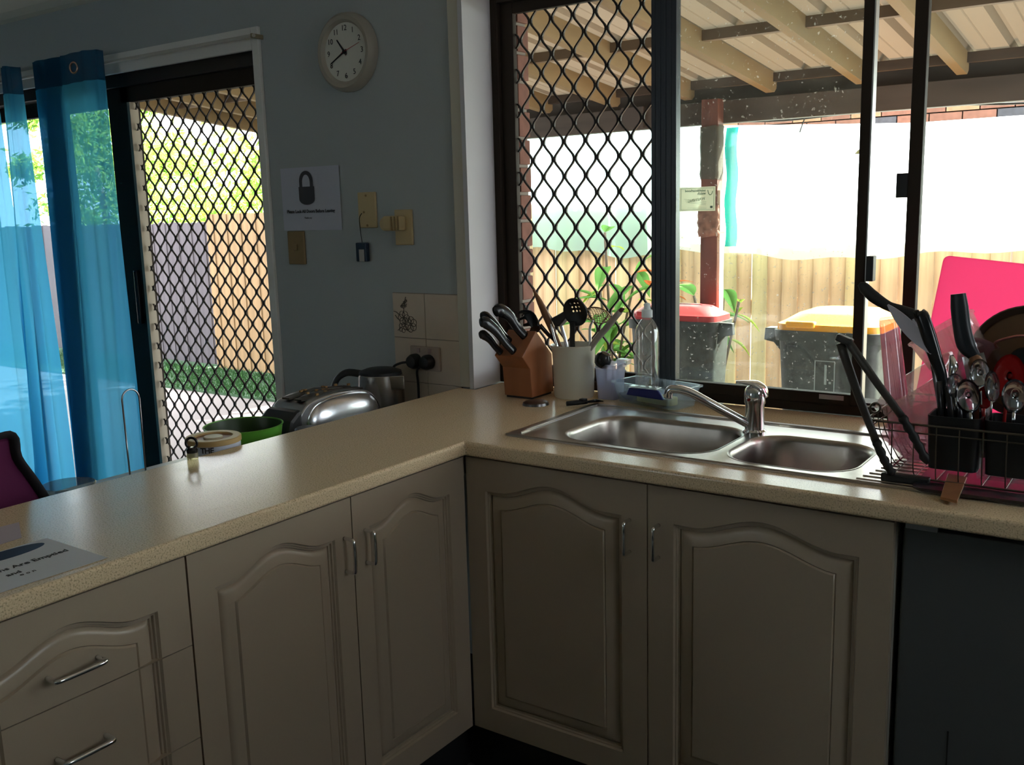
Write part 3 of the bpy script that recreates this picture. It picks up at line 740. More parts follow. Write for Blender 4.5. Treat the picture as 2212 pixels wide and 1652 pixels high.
# ================================================================== SINK + TAP
sk = thing('kitchen_sink', 'stainless steel double bowl sink with ribbed drainer set into the worktop', 'sink', (.6, .3, .9))
o_l = rrect(SX0, SX1, SY0, SY1, .012, 3)
h1 = rrect(*B1, .085, 10); h2 = rrect(*B2, .085, 10)
zt = CT+.0035
bm, lps = plate_with_holes(o_l, [h1, h2], zt)
for f in bm.faces:
    if f.normal.z < 0: f.normal_flip()
be = [e for e in bm.edges if e.is_boundary and all(v in lps[0] for v in e.verts)]
e2 = bmesh.ops.extrude_edge_only(bm, edges=be); bmesh.ops.translate(bm, verts=[v for v in e2['geom'] if isinstance(v, bmesh.types.BMVert)], vec=(0, 0, -.0032))
bmesh.ops.recalc_face_normals(bm, faces=bm.faces)
obj('sink_deck', bm, steel_sink, sk)
for (x0, x1, y0, y1), dep in ((B1, .17), (B2, .15)):
    L = []
    for ins, dz in ((-.004, .0008), (0, 0), (.004, -.003), (.007, -.012), (.012, -.06), (.018, -dep+.03), (.030, -dep+.008), (.055, -dep)):
        r = max(.03, .085-ins*.5); L.append([(x, y, zt+dz) for x, y in rrect(x0+ins, x1-ins, y0+ins, y1-ins, r, 10)])
    b = obj('sink_bowl', loft(BM(), L, cap0=False), steel_sink, sk, smooth='full')
    obj('drain', lathe(BM(), [(.0, .003), (.02, .002), (.036, .004), (.04, 0)], ((x0+x1)/2, (y0+y1)/2, zt-dep+.001), 24), chrome, b, smooth=True)
bm = BM()
for k in range(15):
    y = .125+k*.0255
    tube(bm, [(.885+.03*abs(math.sin(k*.2)), y, zt), (1.39, y, zt)], .0045, 6, flat=.5, upv=(0, 1, 0))
rb = obj('drainer_ribs', bm, steel_sink, sk); rb['kind'] = 'stuff'
bm = BM()   # raised rim bead around the deck and the back ledge
tube(bm, [(SX0+.03, SY0+.03, zt), (SX0+.03, SY1-.03, zt), (SX1-.02, SY1-.03, zt)], .004, 6, flat=.5, upv=(0, 0, 1))
tube(bm, [(SX0+.004, SY0+.004, zt), (SX1, SY0+.004, zt)], .003, 6)
obj('rim_bead', bm, steel_sink, sk)
obj('soap_smear_strip', bx(.062, .078, .17, .50, zt, zt+.0012), mat('soap_scum', (.62, .62, .64), .5), sk)

tp = thing('mixer_tap', 'chrome single-lever mixer tap with long curved spout, behind the bowls', 'tap', (.568, .40, .903))
obj('tap_body', lathe(BM(), [(.0, .0), (.028, .0), (.028, .006), (.023, .010), (.0225, .070), (.025, .074), (.0255, .095), (.023, .108), (.013, .118), (0, .120)], (.568, .400, zt), 32), chrome, tp, smooth=True)
lev = obj('lever', tube(BM(), smoothpts([(.594, .405, .992), (.588, .400, 1.010), (.572, .396, 1.022), (.552, .388, 1.026), (.528, .380, 1.0275)], 4), lerpl([.008, .016, .018, .012, .008], 4), 12, flat=.45, upv=(.3, 1, 0)), chrome, tp, smooth='full')
obj('spout', tube(BM(), smoothpts([(.562, .392, .922), (.535, .372, .942), (.48, .335, .980), (.445, .315, 1.003), (.420, .305, 1.012), (.398, .301, 1.012), (.391, .300, 1.004), (.389, .300, .990)], 5), .0105, 14), chrome, tp, smooth='full')
obj('temperature_dot', lathe(BM(), [(.0035, 0), (.0035, .002), (0, .002)], (.5625, .3745, .988), 10, RX), red_p, tp)

# ================================================================== WORKTOP ITEMS LEFT OF SINK
# knife block
kb = thing('knife_block', 'reddish wooden knife block holding black-handled knives', 'knife block', (-.19, .56, .9))
poly = [(.508, .906), (.500, .992), (.462, 1.031), (.536, 1.098), (.617, 1.022), (.624, .906)]
obj('wooden_block', prism(BM(), poly, -.243, -.145, 'x'), knife_wood, kb, bevel=.002)
obj('foot', bx(-.238, -.150, .512, .618, .900, .9065), blackm, kb)
nrm = Vector((0, -.67, .742)).normalized(); along = Vector((0, .742, .67)).normalized(); base = Vector((0, .462, 1.031))
def kn(i, x, t, L, wd, label, bend=.016, tilt=-.30):
    p = base+along*t; p.x = x
    d = (nrm+Vector((tilt, 0, 0))).normalized()
    k = thing('kitchen_knife', label, 'knife', p)
    pts = [p-d*.004, p+d*L*.25+along*.0, p+d*L*.6+along*bend*.3, p+d*L*.9+along*bend*.0, p+d*L-along*bend*.6]
    obj('knife_handle', tube(BM(), smoothpts(pts, 4), lerpl([wd*.75, wd*.7, wd*.85, wd, wd*.7], 4), 12, flat=.60, upv=tuple(along)), blackp, k, smooth='full')
    bm = BM(); q = p-d*.09
    tube(bm, [p-d*.004, q], [wd*.6, wd*.35], 4, flat=.12, upv=tuple(along)); obj('knife_blade', bm, steel, k)
kn(0, -.226, .012, .088, .0150, 'smallest knife, lowest at the front left of the wooden knife block')
kn(1, -.185, .020, .140, .0185, 'big knife right behind the smallest one in the knife block', bend=.02)
kn(2, -.217, .055, .122, .0165, 'middle knife half hidden behind its neighbours in the knife block')
kn(3, -.176, .080, .125, .0205, 'thickest handled knife, nearest the window in the knife block', bend=.03)

# utensil crock
CC = Vector((-.066, .612, .90))
cr = thing('utensil_crock', 'cream ceramic crock full of cooking utensils beside the knife block', 'crock', CC)
obj('crock_body', lathe(BM(), [(0, 0), (.056, 0), (.0585, .004), (.061, .10), (.0635, .142), (.067, .150), (.067, .154), (.062, .155), (.059, .148), (.056, .02), (0, .012)], CC, 48), ceramic, cr, smooth=True)
def stick(name, label, cat, pts, r, m, group=None, flat=None, upv=None, seg=10, part='handle'):
    t = thing(name, label, cat, pts[0], group)
    obj(part, tube(BM(), smoothpts(pts, 5), lerpl(r, 5) if isinstance(r, list) else r, seg, flat=flat, upv=upv), m, t, smooth='full')
    return t
def inside(x, y): return (x, y, .925)
# pasta server
t = stick('pasta_server', 'black pasta server with comb teeth, leftmost utensil in the crock', 'utensil', [(-.07, .60, .93), (-.112, .597, 1.05), (-.140, .590, 1.083), (-.160, .578, 1.110)], [.005, .006, .006, .007], blackp)
SV = [(-.234, 1.14), (-.23, 1.148), (-.21, 1.154), (-.185, 1.152), (-.168, 1.139), (-.158, 1.12), (-.155, 1.1), (-.163, 1.089), (-.18, 1.088), (-.191, 1.092), (-.182, 1.104), (-.19, 1.107), (-.208, 1.104), (-.21, 1.112), (-.194, 1.117), (-.197, 1.124), (-.206, 1.127), (-.222, 1.122), (-.225, 1.128), (-.207, 1.136), (-.209, 1.142), (-.218, 1.143)]
svp = smoothpts([(a, b, 0) for a, b in SV], 2)
bm = prism(BM(), [(p.x, p.y) for p in svp], .592, .598, 'y')
for v in bm.verts: v.co.y -= .018*math.cos((v.co.x+.195)/.05)+.012*math.cos((v.co.z-1.12)/.03)
obj('server_head', bm, blackp, t, bevel=.0015)
# wooden spoon
t = stick('wooden_spoon', 'brown wooden spoon handle rising highest from the crock', 'utensil', [(-.05, .60, .93), (-.118, .605, 1.06), (-.155, .605, 1.135), (-.176, .605, 1.175), (-.198, .605, 1.212)], [.008, .0085, .011, .009, .003], spoon_wood)
# slotted turner
def disc_head(c, R, u, v, dish, nh, m, parent, name, sq=1., thick=.003, holes=True):
    u = Vector(u).normalized(); v = Vector(v).normalized(); n = u.cross(v).normalized(); c = Vector(c); bm = BM()
    G = 48; P = {}
    def inhole(a, b):
        if not holes: return False
        for i in range(-1, 2):
            for j in range(-1, 2):
                if (a-i*.30)**2+(b-.30-j*.30)**2 < .0058: return True
        return False
    for i in range(G+1):
        for j in range(G+1):
            a = -1+2*i/G; b = -1+2*j/G
            P[i, j] = (a, b)
    V = {}
    def vert(i, j):
        if (i, j) not in V:
            a, b = P[i, j]; rr = math.hypot(a, b)
            if rr > 1: a, b = a/rr, b/rr; rr = 1
            V[i, j] = bm.verts.new(c+u*R*a*sq+v*R*b+n*dish*(rr*rr-1))
        return V[i, j]
    for i in range(G):
        for j in range(G):
            a = -1+2*(i+.5)/G; b = -1+2*(j+.5)/G
            if math.hypot(a, b) > 1.02 or inhole(a, b): continue
            try: bm.faces.new((vert(i, j), vert(i+1, j), vert(i+1, j+1), vert(i, j+1)))
            except Exception: pass
    bmesh.ops.remove_doubles(bm, verts=bm.verts, dist=1e-6)
    bmesh.ops.solidify(bm, geom=list(bm.faces), thickness=thick)
    return obj(name, bm, m, parent, smooth='full')
t = stick('slotted_spoon', 'round black slotted spoon with rows of small holes, centre of the crock', 'utensil', [(-.055, .60, .93), (-.056, .59, 1.05), (-.052, .585, 1.10), (-.050, .582, 1.125)], [.009, .009, .009, .010], blackm, flat=.45, upv=(1, 0, 0))
disc_head((-.038, .576, 1.152), .041, (1, 0, .08), (-.05, -.25, 1), .012, 9, blackm, t, 'spoon_head', .92)
# ladle lip pointing left
t = thing('black_ladle', 'black ladle with its spout pointing left, behind the slotted spoon', 'utensil', (-.07, .62, .93))
obj('ladle_handle', tube(BM(), smoothpts([(-.075, .625, .93), (-.098, .625, 1.05), (-.112, .622, 1.10), (-.118, .620, 1.118)], 4), [.0055]*13, 8), steel, t, smooth='full')
LP = [(-.137, 1.127), (-.088, 1.152), (-.070, 1.142), (-.086, 1.128), (-.108, 1.105), (-.123, 1.105), (-.131, 1.119)]
obj('ladle_bowl', prism(BM(), LP, .598, .628, 'y'), blackm, t, bevel=.004)
# wire skimmer
t = stick('wire_skimmer', 'metal mesh skimmer behind the slotted spoon in the crock', 'utensil', [(-.03, .62, .93), (-.018, .625, 1.05), (-.020, .63, 1.10), (-.012, .635, 1.125)], [.004, .0045, .004, .003], steel)
bm = BM(); bronze = mat('bronze_wire', (.35, .22, .12), .35, 1)
cc = Vector((-.006, .648, 1.138)); U_ = Vector((1, .1, 0)).normalized(); V_ = Vector((0, -.55, .83)).normalized(); Rk = .040
tube(bm, [cc+U_*Rk*math.cos(a)+V_*Rk*.75*math.sin(a) for a in [2*PI*k/24 for k in range(24)]], .0016, 6, closed=True)
for k in range(-4, 5):
    s = k/5; h = math.sqrt(1-s*s)
    tube(bm, [cc+U_*Rk*s+V_*Rk*.75*h*q-U_.cross(V_)*.010*(1-q*q)*(1-s*s) for q in (-1, -.5, 0, .5, 1)], .0011, 4)
    tube(bm, [cc+V_*Rk*.75*s+U_*Rk*h*q-U_.cross(V_)*.010*(1-q*q)*(1-s*s) for q in (-1, -.5, 0, .5, 1)], .0011, 4)
obj('wire_basket', bm, bronze, t, smooth='full')
# grey handle leaning right
t = stick('grey_handled_utensil', 'grey weathered handle leaning out of the crock to the right', 'utensil', [(-.045, .61, .995), (.010, .608, 1.068), (.052, .605, 1.112), (.095, .602, 1.158)], [.007, .0090, .0098, .0085], grey_wood)
bm = BM(); tube(bm, [(.092, .602, 1.155), (.1, .602, 1.163), (.108, .602, 1.165)], [.006, .007, .002], 8)
obj('handle_tip', bm, mat('dark_red_tip', (.08, .02, .02), .5), t, smooth='full')
# thin steel utensil
t = stick('steel_fork_handle', 'thin shiny steel utensil between the wooden spoon and slotted spoon', 'utensil', [(-.085, .585, .94), (-.097, .575, 1.04), (-.108, .575, 1.075), (-.120, .577, 1.115)], [.004, .004, .0035, .003], chrome)

tag(obj('jar_lid', lathe(BM(), [(0, .010), (.030, .010), (.036, .007), (.038, .0), (.034, .0), (0, .003)], (-.098, .455, .900), 32), mat('dull_dark_steel', (.16, .15, .15), .3, .9), smooth=True), 'small round metal lid lying on the worktop below the knife block', 'lid')
t = thing('peeler', 'black hand peeler lying on the worktop in front of the crock', 'peeler', (.03, .51, .9))
obj('peeler_handle', tube(BM(), smoothpts([(-.003, .468, .909), (.018, .492, .910), (.036, .515, .909)], 4), lerpl([.008, .009, .006], 4), 10, flat=.8), blackm, t, smooth='full')
obj('peeler_blade', tube(BM(), [(.034, .512, .909), (.052, .535, .910), (.066, .552, .907)], [.006, .008, .002], 8, flat=.5), blackp, t, smooth='full')
obj('eye_gouger', bx(.022, .040, .492, .510, .914, .921), blackm, t, bevel=.002)

# milky cup with black scoop
t = thing('plastic_beaker', 'milky see-through plastic beaker between the crock and the dish tub', 'cup', (.045, .635, .9))
def rring(cx, cy_, hx, hy, z, r=.012): return [(x, y, z) for x, y in rrect(cx-hx, cx+hx, cy_-hy, cy_+hy, r, 4)]
obj('beaker_body', loft(BM(), [rring(.043, .636, .030, .030, .9005), rring(.043, .636, .0345, .0345, .990), rring(.043, .636, .0375, .0375, .991), rring(.043, .636, .0375, .0375, 1.003), rring(.043, .636, .034, .034, 1.003), rring(.043, .636, .029, .029, .904)], cap0=True, cap1=True), milky, t, smooth=True)
obj('beaker_lip_tab', bx(.050, .086, .655, .685, .996, 1.012), milky, t, bevel=.003)
t = thing('black_scoop', 'black plastic scoop standing in the milky beaker', 'scoop', (.045, .62, .91))
obj('scoop_bowl', lathe(BM(), [(0, .010), (.014, .008), (.023, -.002), (.025, -.016), (.020, -.030), (.010, -.038), (0, -.040)], (.038, .614, 1.026), 20, Matrix.Rotation(.5, 4, 'Y')), blackp, t, smooth=True)
obj('scoop_handle', tube(BM(), smoothpts([(.036, .622, 1.0), (.030, .630, .96), (.042, .632, .93), (.060, .632, .912)], 4), .004, 8), blackm, t, smooth='full')

# tub, bottle, brush, sponge
t = thing('plastic_tub', 'low clear blue-tinted plastic tub behind the sink holding washing-up things', 'tub', (.19, .63, .9))
tubm = clearmat('blue_tint_tub', (.88, .95, .99), gloss=.07, milk=.18, milkcol=(.80, .90, 1.0))
tx, ty = .200, .614; TR = Matrix.Rotation(math.radians(-14), 4, 'Z')
obj('tub_body', rot_about(loft(BM(), [rring(tx, ty, .104, .050, .9038, .02), rring(tx, ty, .116, .058, .956, .016), rring(tx, ty, .122, .0615, .957, .014), rring(tx, ty, .122, .0615, .961, .014), rring(tx, ty, .114, .056, .961, .014), rring(tx, ty, .102, .048, .907, .02)]), (tx, ty, .9), TR), tubm, t, smooth=True)
t = thing('dish_soap_bottle', 'clear plastic washing-up bottle with white cap standing in the tub', 'bottle', (.155, .648, .905))
bc = (.160, .638, .908)
obj('bottle_body', lathe(BM(), [(0, 0), (.030, 0), (.033, .006), (.0335, .10), (.0325, .112), (.0335, .122), (.0335, .190), (.030, .205), (.016, .226), (.0125, .230), (.0125, .236)], bc, 40), clearp2, t, smooth=True)
obj('soap_residue', lathe(BM(), [(0, .003), (.028, .004), (.029, .018), (0, .018)], bc, 24), clearmat('green_soap', (.70, .75, .30), milk=.3, milkcol=(.5, .55, .2)), t)
capm = sheer('translucent_white_cap', (.82, .86, .88), .97, .5)
obj('bottle_cap', lathe(BM(), [(0, .232), (.0155, .232), (.0150, .252), (.010, .255), (.0085, .262), (.0095, .268), (.006, .272), (0, .273)], bc, 28), capm, t, smooth=True)
t = thing('dish_brush', 'dark blue brush resting on the rim of the tub', 'brush', (.21, .565, .93))
navy = mat('navy_plastic', (.012, .015, .16), .4)
obj('brush_head', prism(BM(), [(.150, .937), (.262, .931), (.258, .942), (.246, .957), (.160, .959)], .530, .540, 'y'), navy, t, bevel=.003)
obj('brush_holder', bx(.158, .246, .530, .556, .956, .963), clearp2, t, bevel=.002)
t = thing('yellow_sponge', 'yellow sponge with brown scourer lying inside the front of the tub', 'sponge', (.25, .565, .9))
obj('sponge_foam', rot_about(rbox(.165, .290, .566, .606, .912, .934, .012), (tx, ty, .9), TR), mat('yellow_foam', (.72, .62, .25), .95, bump=.6, bscale=200), t, bevel=.003)
obj('scourer_pad', rot_about(rbox(.195, .265, .567, .600, .9075, .913, .01), (tx, ty, .9), TR), mat('brown_scourer', (.30, .19, .09), .95, bump=.6, bscale=200), t)
t = thing('cloth_wad', 'dark blue-grey wet cloth bunched in the left end of the tub', 'cloth', (.15, .57, .9))
bm = BM(); bmesh.ops.create_icosphere(bm, subdivisions=4, radius=1)
for v in bm.verts:
    n_ = .12*math.sin(v.co.x*7+v.co.z*5)+.10*math.sin(v.co.y*9+v.co.x*4)
    v.co = Vector((.128+v.co.x*.032*(1+n_), .600+v.co.y*.013, .921+v.co.z*.0125*(1+n_)))
obj('wadded_cloth', bm, mat('blue_grey_cloth', (.10, .15, .25), .9), t, smooth='full')

# ================================================================== DISH RACK AREA
rk = thing('dish_rack', 'black wire dish rack on the drainer at the right', 'dish rack', (1.15, .3, .905))
wire = mat('dark_coated_wire', (.10, .085, .065), .35, .6)
RX0, RX1, RY0, RY1 = .898, 1.42, .125, .44
def rail(z, x0, x1, y0, y1, r=.0024, rc=.025): return tube(BM(), [(x, y, z) for x, y in rrect(x0, x1, y0, y1, rc, 4)], r, 6, closed=True)
obj('top_rail', rail(1.023, RX0, RX1, RY0, RY1), wire, rk, smooth='full')
obj('upper_rail', rail(1.006, RX0+.004, RX1-.004, RY0+.004, RY1-.004, .0016), wire, rk, smooth='full')
obj('base_rail', rail(.915, RX0+.035, RX1-.03, RY0+.012, RY1-.012), wire, rk, smooth='full')
def upright(x, y, xb, yb): return tube(BM(), smoothpts([(x, y, 1.023), (x*.8+xb*.2, y*.8+yb*.2, .98), (xb, yb, .925), (xb+(.01 if xb < 1 else 0), yb+.012, .912)], 3), .0013, 6)
for k in range(12):
    x = RX0+.05+k*.040
    for y, yb in ((RY0, RY0+.012), (RY1, RY1-.012)): obj('wire_upright', upright(x, y, x, yb), wire, rk)
for k in range(9):
    y = RY0+.02+k*.034
    obj('wire_upright', upright(RX0, y, RX0+.035, y), wire, rk)
for k in range(12):
    x = RX0+.05+k*.040
    obj('floor_wire', tube(BM(), [(x, RY0+.012, .915), (x, RY1-.012, .915)], .0013, 6), wire, rk)
obj('rack_hook', ring((.896, .155, 1.012), .011, .0022, (1, .3, 0)), wire, rk, smooth='full')
obj('rack_hook', ring((.900, .185, 1.036), .010, .0022, (.6, -1, 0)), wire, rk, smooth='full')
obj('foot_bar', bx(.931, 1.020, .122, .140, .9045, .921), blackm, rk, bevel=.003)
t = thing('drip_tray', 'dark flat tray under the wire dish rack', 'tray', (1.2, .28, .904))
obj('tray_base', loft(BM(), [[(x, y, .9045) for x, y in rrect(1.00, 1.46, .088, .40, .02)], [(x, y, .912) for x, y in rrect(.995, 1.465, .083, .405, .02)]]), mat('smoky_tray', (.03, .033, .04), .3), t)
# cutlery caddy
cd_m = mat('black_caddy_plastic', (.010, .010, .012), .4)
t = thing('cutlery_caddy', 'black cutlery caddy hooked inside the front of the dish rack', 'caddy', (1.1, .17, .925))
for x0, x1 in ((1.006, 1.100), (1.106, 1.20)):
    obj('caddy_cup', loft(BM(), [rring((x0+x1)/2, .182, (x1-x0)/2-.004, .036, .936, .012), rring((x0+x1)/2, .182, (x1-x0)/2, .042, 1.040, .012), rring((x0+x1)/2, .182, (x1-x0)/2-.003, .039, 1.040, .012), rring((x0+x1)/2, .182, (x1-x0)/2-.007, .033, .940, .012)]), cd_m, t, smooth=True)
t2 = obj('clear_rim', loft(BM(), [rring(1.155, .165, .060, .012, .925, .01), rring(1.155, .165, .064, .014, 1.015, .01)], cap0=False, cap1=False), clearmat('smoke_clear', (.75, .78, .82), gloss=.12, milk=.10), t)

def spoon(label, p0, p1, R, m=chrome, name='spoon', cat='spoon', face=(0, -1, .3), hm=None, neck=.0028):
    """handle runs down from p0 (bowl) to p1"""
    p0 = Vector(p0); p1 = Vector(p1); d = (p0-p1).normalized(); f = Vector(face); f = (f-d*f.dot(d)).normalized(); s = d.cross(f)
    t = thing(name, label, cat, p1)
    bm = BM(); rg = []
    for j in range(6):
        q = j/5
        rg.append([p0+d*(R*1.45*q*math.cos(a))+s*(R*.95*q*math.sin(a))-f*(.009*(1-q*q)) for a in [2*PI*k/20 for k in range(20)]])
    c0 = bm.verts.new(rg[0][0]); RR = [[bm.verts.new(p) for p in g_] for g_ in rg[1:]]
    for k in range(20): bm.faces.new((c0, RR[0][k], RR[0][(k+1) % 20]))
    for a, b in zip(RR, RR[1:]):
        for k in range(20): bm.faces.new((a[k], a[(k+1) % 20], b[(k+1) % 20], b[k]))
    bmesh.ops.solidify(bm, geom=list(bm.faces), thickness=.0015)
    obj('spoon_bowl', bm, m, t, smooth='full')
    obj('spoon_handle', tube(BM(), [p0-d*R*1.35, p0-d*R*2.2, p1], [neck, neck, neck*1.6], 8, flat=.5, upv=tuple(s)), hm or m, t, smooth='full')
    return t
# big black handles
t = thing('carving_knife', 'long black knife handle sticking out far left over the dish rack', 'knife', (.96, .2, 1.2))
obj('knife_handle', tube(BM(), smoothpts([(.842, .25, 1.277), (.852, .249, 1.270), (.873, .246, 1.252), (.905, .240, 1.234), (.935, .236, 1.226), (.965, .232, 1.214)], 5), lerpl([.005, .0115, .0125, .010, .0105, .014], 5), 12, flat=.6, upv=(.45, 0, .9)), blackm, t, smooth='full')
bm = tube(BM(), [(.962, .232, 1.215), (1.0, .225, 1.13), (1.02, .215, 1.02)], [.013, .011, .006], 6, flat=.12); obj('knife_blade', bm, steel, t)
t = thing('paring_knife', 'wide pale knife blade tilted up to the left, under the long handle', 'knife', (.99, .2, 1.15))
a0 = Vector((.908, .215, 1.240)); a1 = Vector((1.000, .190, 1.152)); dd = (a1-a0); nn = Vector((dd.z, 0, -dd.x)).normalized()
pl = []; back = []
for k in range(13):
    q = k/12; wdt = .0135*math.sin(PI*min(1, q*.93+.02))**.8
    pl.append(a0+dd*q+nn*wdt); back.append(a0+dd*q-nn*wdt)
bm = BM(); loop_ = pl+back[::-1]
A = [bm.verts.new(p) for p in loop_]; B = [bm.verts.new(p+Vector((0, .0025, 0))) for p in loop_]
n_ = len(A); bm.faces.new(A); bm.faces.new(B[::-1])
for i in range(n_): bm.faces.new((A[i], B[i], B[(i+1) % n_], A[(i+1) % n_]))
bmesh.ops.remove_doubles(bm, verts=bm.verts, dist=1e-5)
obj('knife_blade', bm, mat('satin_blade', (.50, .48, .55), .4, .15), t)
t = thing('black_handled_ladle', 'black bent handle standing upright in the middle of the dish rack', 'utensil', (1.0, .2, 1.0))
obj('utensil_handle', tube(BM(), smoothpts([(.962, .205, 1.222), (.975, .203, 1.222), (.990, .200, 1.185), (1.006, .198, 1.140), (1.020, .196, 1.10), (1.022, .194, 1.04), (1.022, .19, .95)], 5), lerpl([.009, .0135, .014, .0125, .010, .008, .007], 5), 12, flat=.7, upv=(1, 0, 0)), blackp, t, smooth='full')
t = thing('chopping_knife', 'broad black square-ended knife handle pointing up in front of the pink board', 'knife', (1.06, .2, 1.1))
obj('knife_handle', tube(BM(), smoothpts([(1.030, .250, 1.262), (1.034, .249, 1.235), (1.040, .247, 1.20), (1.050, .244, 1.165), (1.068, .24, 1.142)], 5), lerpl([.014, .0165, .0165, .0175, .011], 5), 12, flat=.55, upv=(1, 0, .2)), mat('satin_dark_blue_black', (.013, .017, .024), .35), t, smooth=True)
obj('knife_blade', tube(BM(), [(1.064, .24, 1.146), (1.085, .23, 1.08), (1.10, .2, .97)], [.020, .022, .006], 6, flat=.08, upv=(1, 0, .3)), steel, t)
bm = BM()
t = thing('steel_ladle', 'polished steel utensil neck beside the black bent handle in the rack', 'utensil', (1.03, .19, 1.0))
obj('utensil_neck', tube(BM(), smoothpts([(1.032, .205, 1.148), (1.038, .200, 1.128), (1.036, .198, 1.105), (1.045, .195, 1.05), (1.05, .19, .95)], 4), lerpl([.004, .009, .006, .004, .004], 4), 12), chrome, t, smooth='full')
spoon('upper serving spoon in the caddy, its shiny bowl just below the clear bowl', (1.087, .185, 1.120), (1.10, .185, .96), .019)
spoon('largest shiny dessert spoon in the middle of the cutlery caddy', (1.072, .165, 1.078), (1.09, .18, .96), .0235)
spoon('steel spoon left of the largest shiny spoon in the caddy', (1.048, .172, 1.095), (1.062, .18, .96), .017)
spoon('steel spoon next to the red serving spoon, bowl facing left', (1.112, .165, 1.100), (1.112, .18, .96), .021, face=(-.8, -1, .2))
spoon('rightmost steel spoon at the edge of the view in the caddy', (1.150, .165, 1.085), (1.15, .18, .96), .023)
spoon('dark red serving spoon at the right of the cutlery', (1.134, .20, 1.115), (1.13, .19, .97), .029, m=red_p)
spoon('dark red spoon handle between the steel spoons', (1.098, .18, 1.075), (1.10, .18, .96), .015, m=red_p)
t = stick('wooden_ladle', 'knobbly brown wooden handle behind the steel spoons in the rack', 'utensil', [(1.09, .21, .98), (1.078, .22, 1.10), (1.073, .22, 1.135), (1.068, .22, 1.146)], [.006, .012, .014, .008], spoon_wood)
for i, (xa, xb) in enumerate(((1.018, 1.030), (1.033, 1.050), (1.045, 1.070), (1.06, 1.08))):
    lb = ('thin dark knife at the far left of the caddy', 'second dark knife from the left in the caddy', 'third dark knife from the left, leaning left in the caddy', 'fourth dark knife, half behind the spoons in the caddy')[i]
    t = thing('table_knife', lb, 'knife', (xb, .175, .95))
    obj('table_knife_handle', tube(BM(), [(xa, .178, 1.10-.01*i), (xa*.6+xb*.4, .178, 1.05), (xb, .18, .95)], [.006, .0065, .004], 8, flat=.5), mat('dark_pewter', (.05, .05, .055), .3, .7), t, smooth='full')

# tongs
t = thing('kitchen_tongs', 'long tongs hung open like an upside-down V on the left end of the dish rack', 'tongs', (.95, .13, .92))
tm = mat('dark_tong_steel', (.09, .085, .08), .35, .6)
def arm(pts, r, g0): 
    obj('tong_arm', tube(BM(), smoothpts(pts[:3], 5), lerpl(r, 5), 8, flat=.45, upv=(1, 0, .4)), tm, t, smooth='full')
    gp = smoothpts(pts[2:], 7); obj('tong_grip', tube(BM(), gp, [.0085+.0018*math.sin(i*2.2) for i in range(len(gp)-1)]+[.004], 10, flat=.75, upv=(1, 0, .4)), blackm, t, smooth='full')
arm([(.846, .118, 1.172), (.885, .118, 1.07), (.921, .118, .985), (.940, .118, .945), (.956, .118, .921)], [.0095, .0085, .0075], 0)
arm([(.862, .112, 1.178), (.915, .105, 1.11), (.970, .105, 1.040), (.995, .105, 1.000), (1.020, .105, .955)], [.0085, .0080, .0075], 0)
obj('hinge_cap', rot_about(bx(.838, .870, .108, .126, 1.172, 1.186), (.855, .118, 1.178), Matrix.Rotation(.35, 4, 'Y')), tm, t, bevel=.003)

# wooden stick on the worktop
t = thing('wooden_spatula', 'flat wooden spatula end poking out from under the dish rack over the worktop edge', 'spatula', (1.07, .1, .905))
bm = BM(); loft(bm, [[(1.0555, .046, .906), (1.0555, .047, .911), (1.0870, .033, .912), (1.0870, .032, .907)], [(1.040, .190, .9145), (1.040, .190, .919), (1.076, .180, .919), (1.076, .180, .9145)]])
bmesh.ops.recalc_face_normals(bm, faces=bm.faces)
obj('spatula_blade', bm, mat('orange_brown_wood', (.33, .15, .06), .5, var=.2, vscale=20), t, bevel=.001)

# pink board, pan lid, plastic containers
t = thing('cutting_board', 'hot pink plastic cutting board leaning against the window', 'cutting board', (1.08, .6, .93))
Mb = Matrix.Rotation(math.radians(6.2), 4, 'Y')
l = rrect(0, .30, -.37, 0, .014, 5)
bm = BM(); prism(bm, l, 0, .004, 'y')
for v in bm.verts: v.co = (Mb @ v.co)+Vector((.921, .655-.07*(-v.co.z)/.37*1.0, 1.3145))
obj('board', bm, pink, t, bevel=.0015)
t = thing('saucepan_lid', 'round dark-rimmed saucepan lid standing upright at the right edge', 'lid', (1.13, .42, 1.0))
Lc = Vector((1.135, .430, 1.110)); Lm = Matrix.Rotation(math.radians(80), 4, 'X') @ Matrix.Rotation(0, 4, 'Z')
obj('lid_rim', lathe(BM(), [(.098, 0), (.112, -.003), (.116, .002), (.113, .006), (.100, .006)], Lc, 48, Lm), mat('dark_bronze_rim', (.035, .018, .012), .3, .3), t, smooth=True)
obj('lid_glass', lathe(BM(), [(0, .026), (.04, .022), (.075, .013), (.100, .003)], Lc, 48, Lm), mat('brown_tinted_enamel', (.10, .055, .03), .18), t, smooth=True)
obj('lid_knob', lathe(BM(), [(0, .060), (.026, .056), (.028, .050), (.012, .044), (.012, .024)], Lc, 24, Lm), blackp, t, smooth=True)
obj('lid_handle_bar', tube(BM(), smoothpts([Lc+Vector((-.055, -.030, .030)), Lc+Vector((-.052, -.050, .045)), Lc+Vector((-.02, -.055, .058)), Lc+Vector((0, -.050, .060))], 4), .003, 6), mat('coppery_pink_metal', (.55, .22, .20), .2, .8), t, smooth='full')

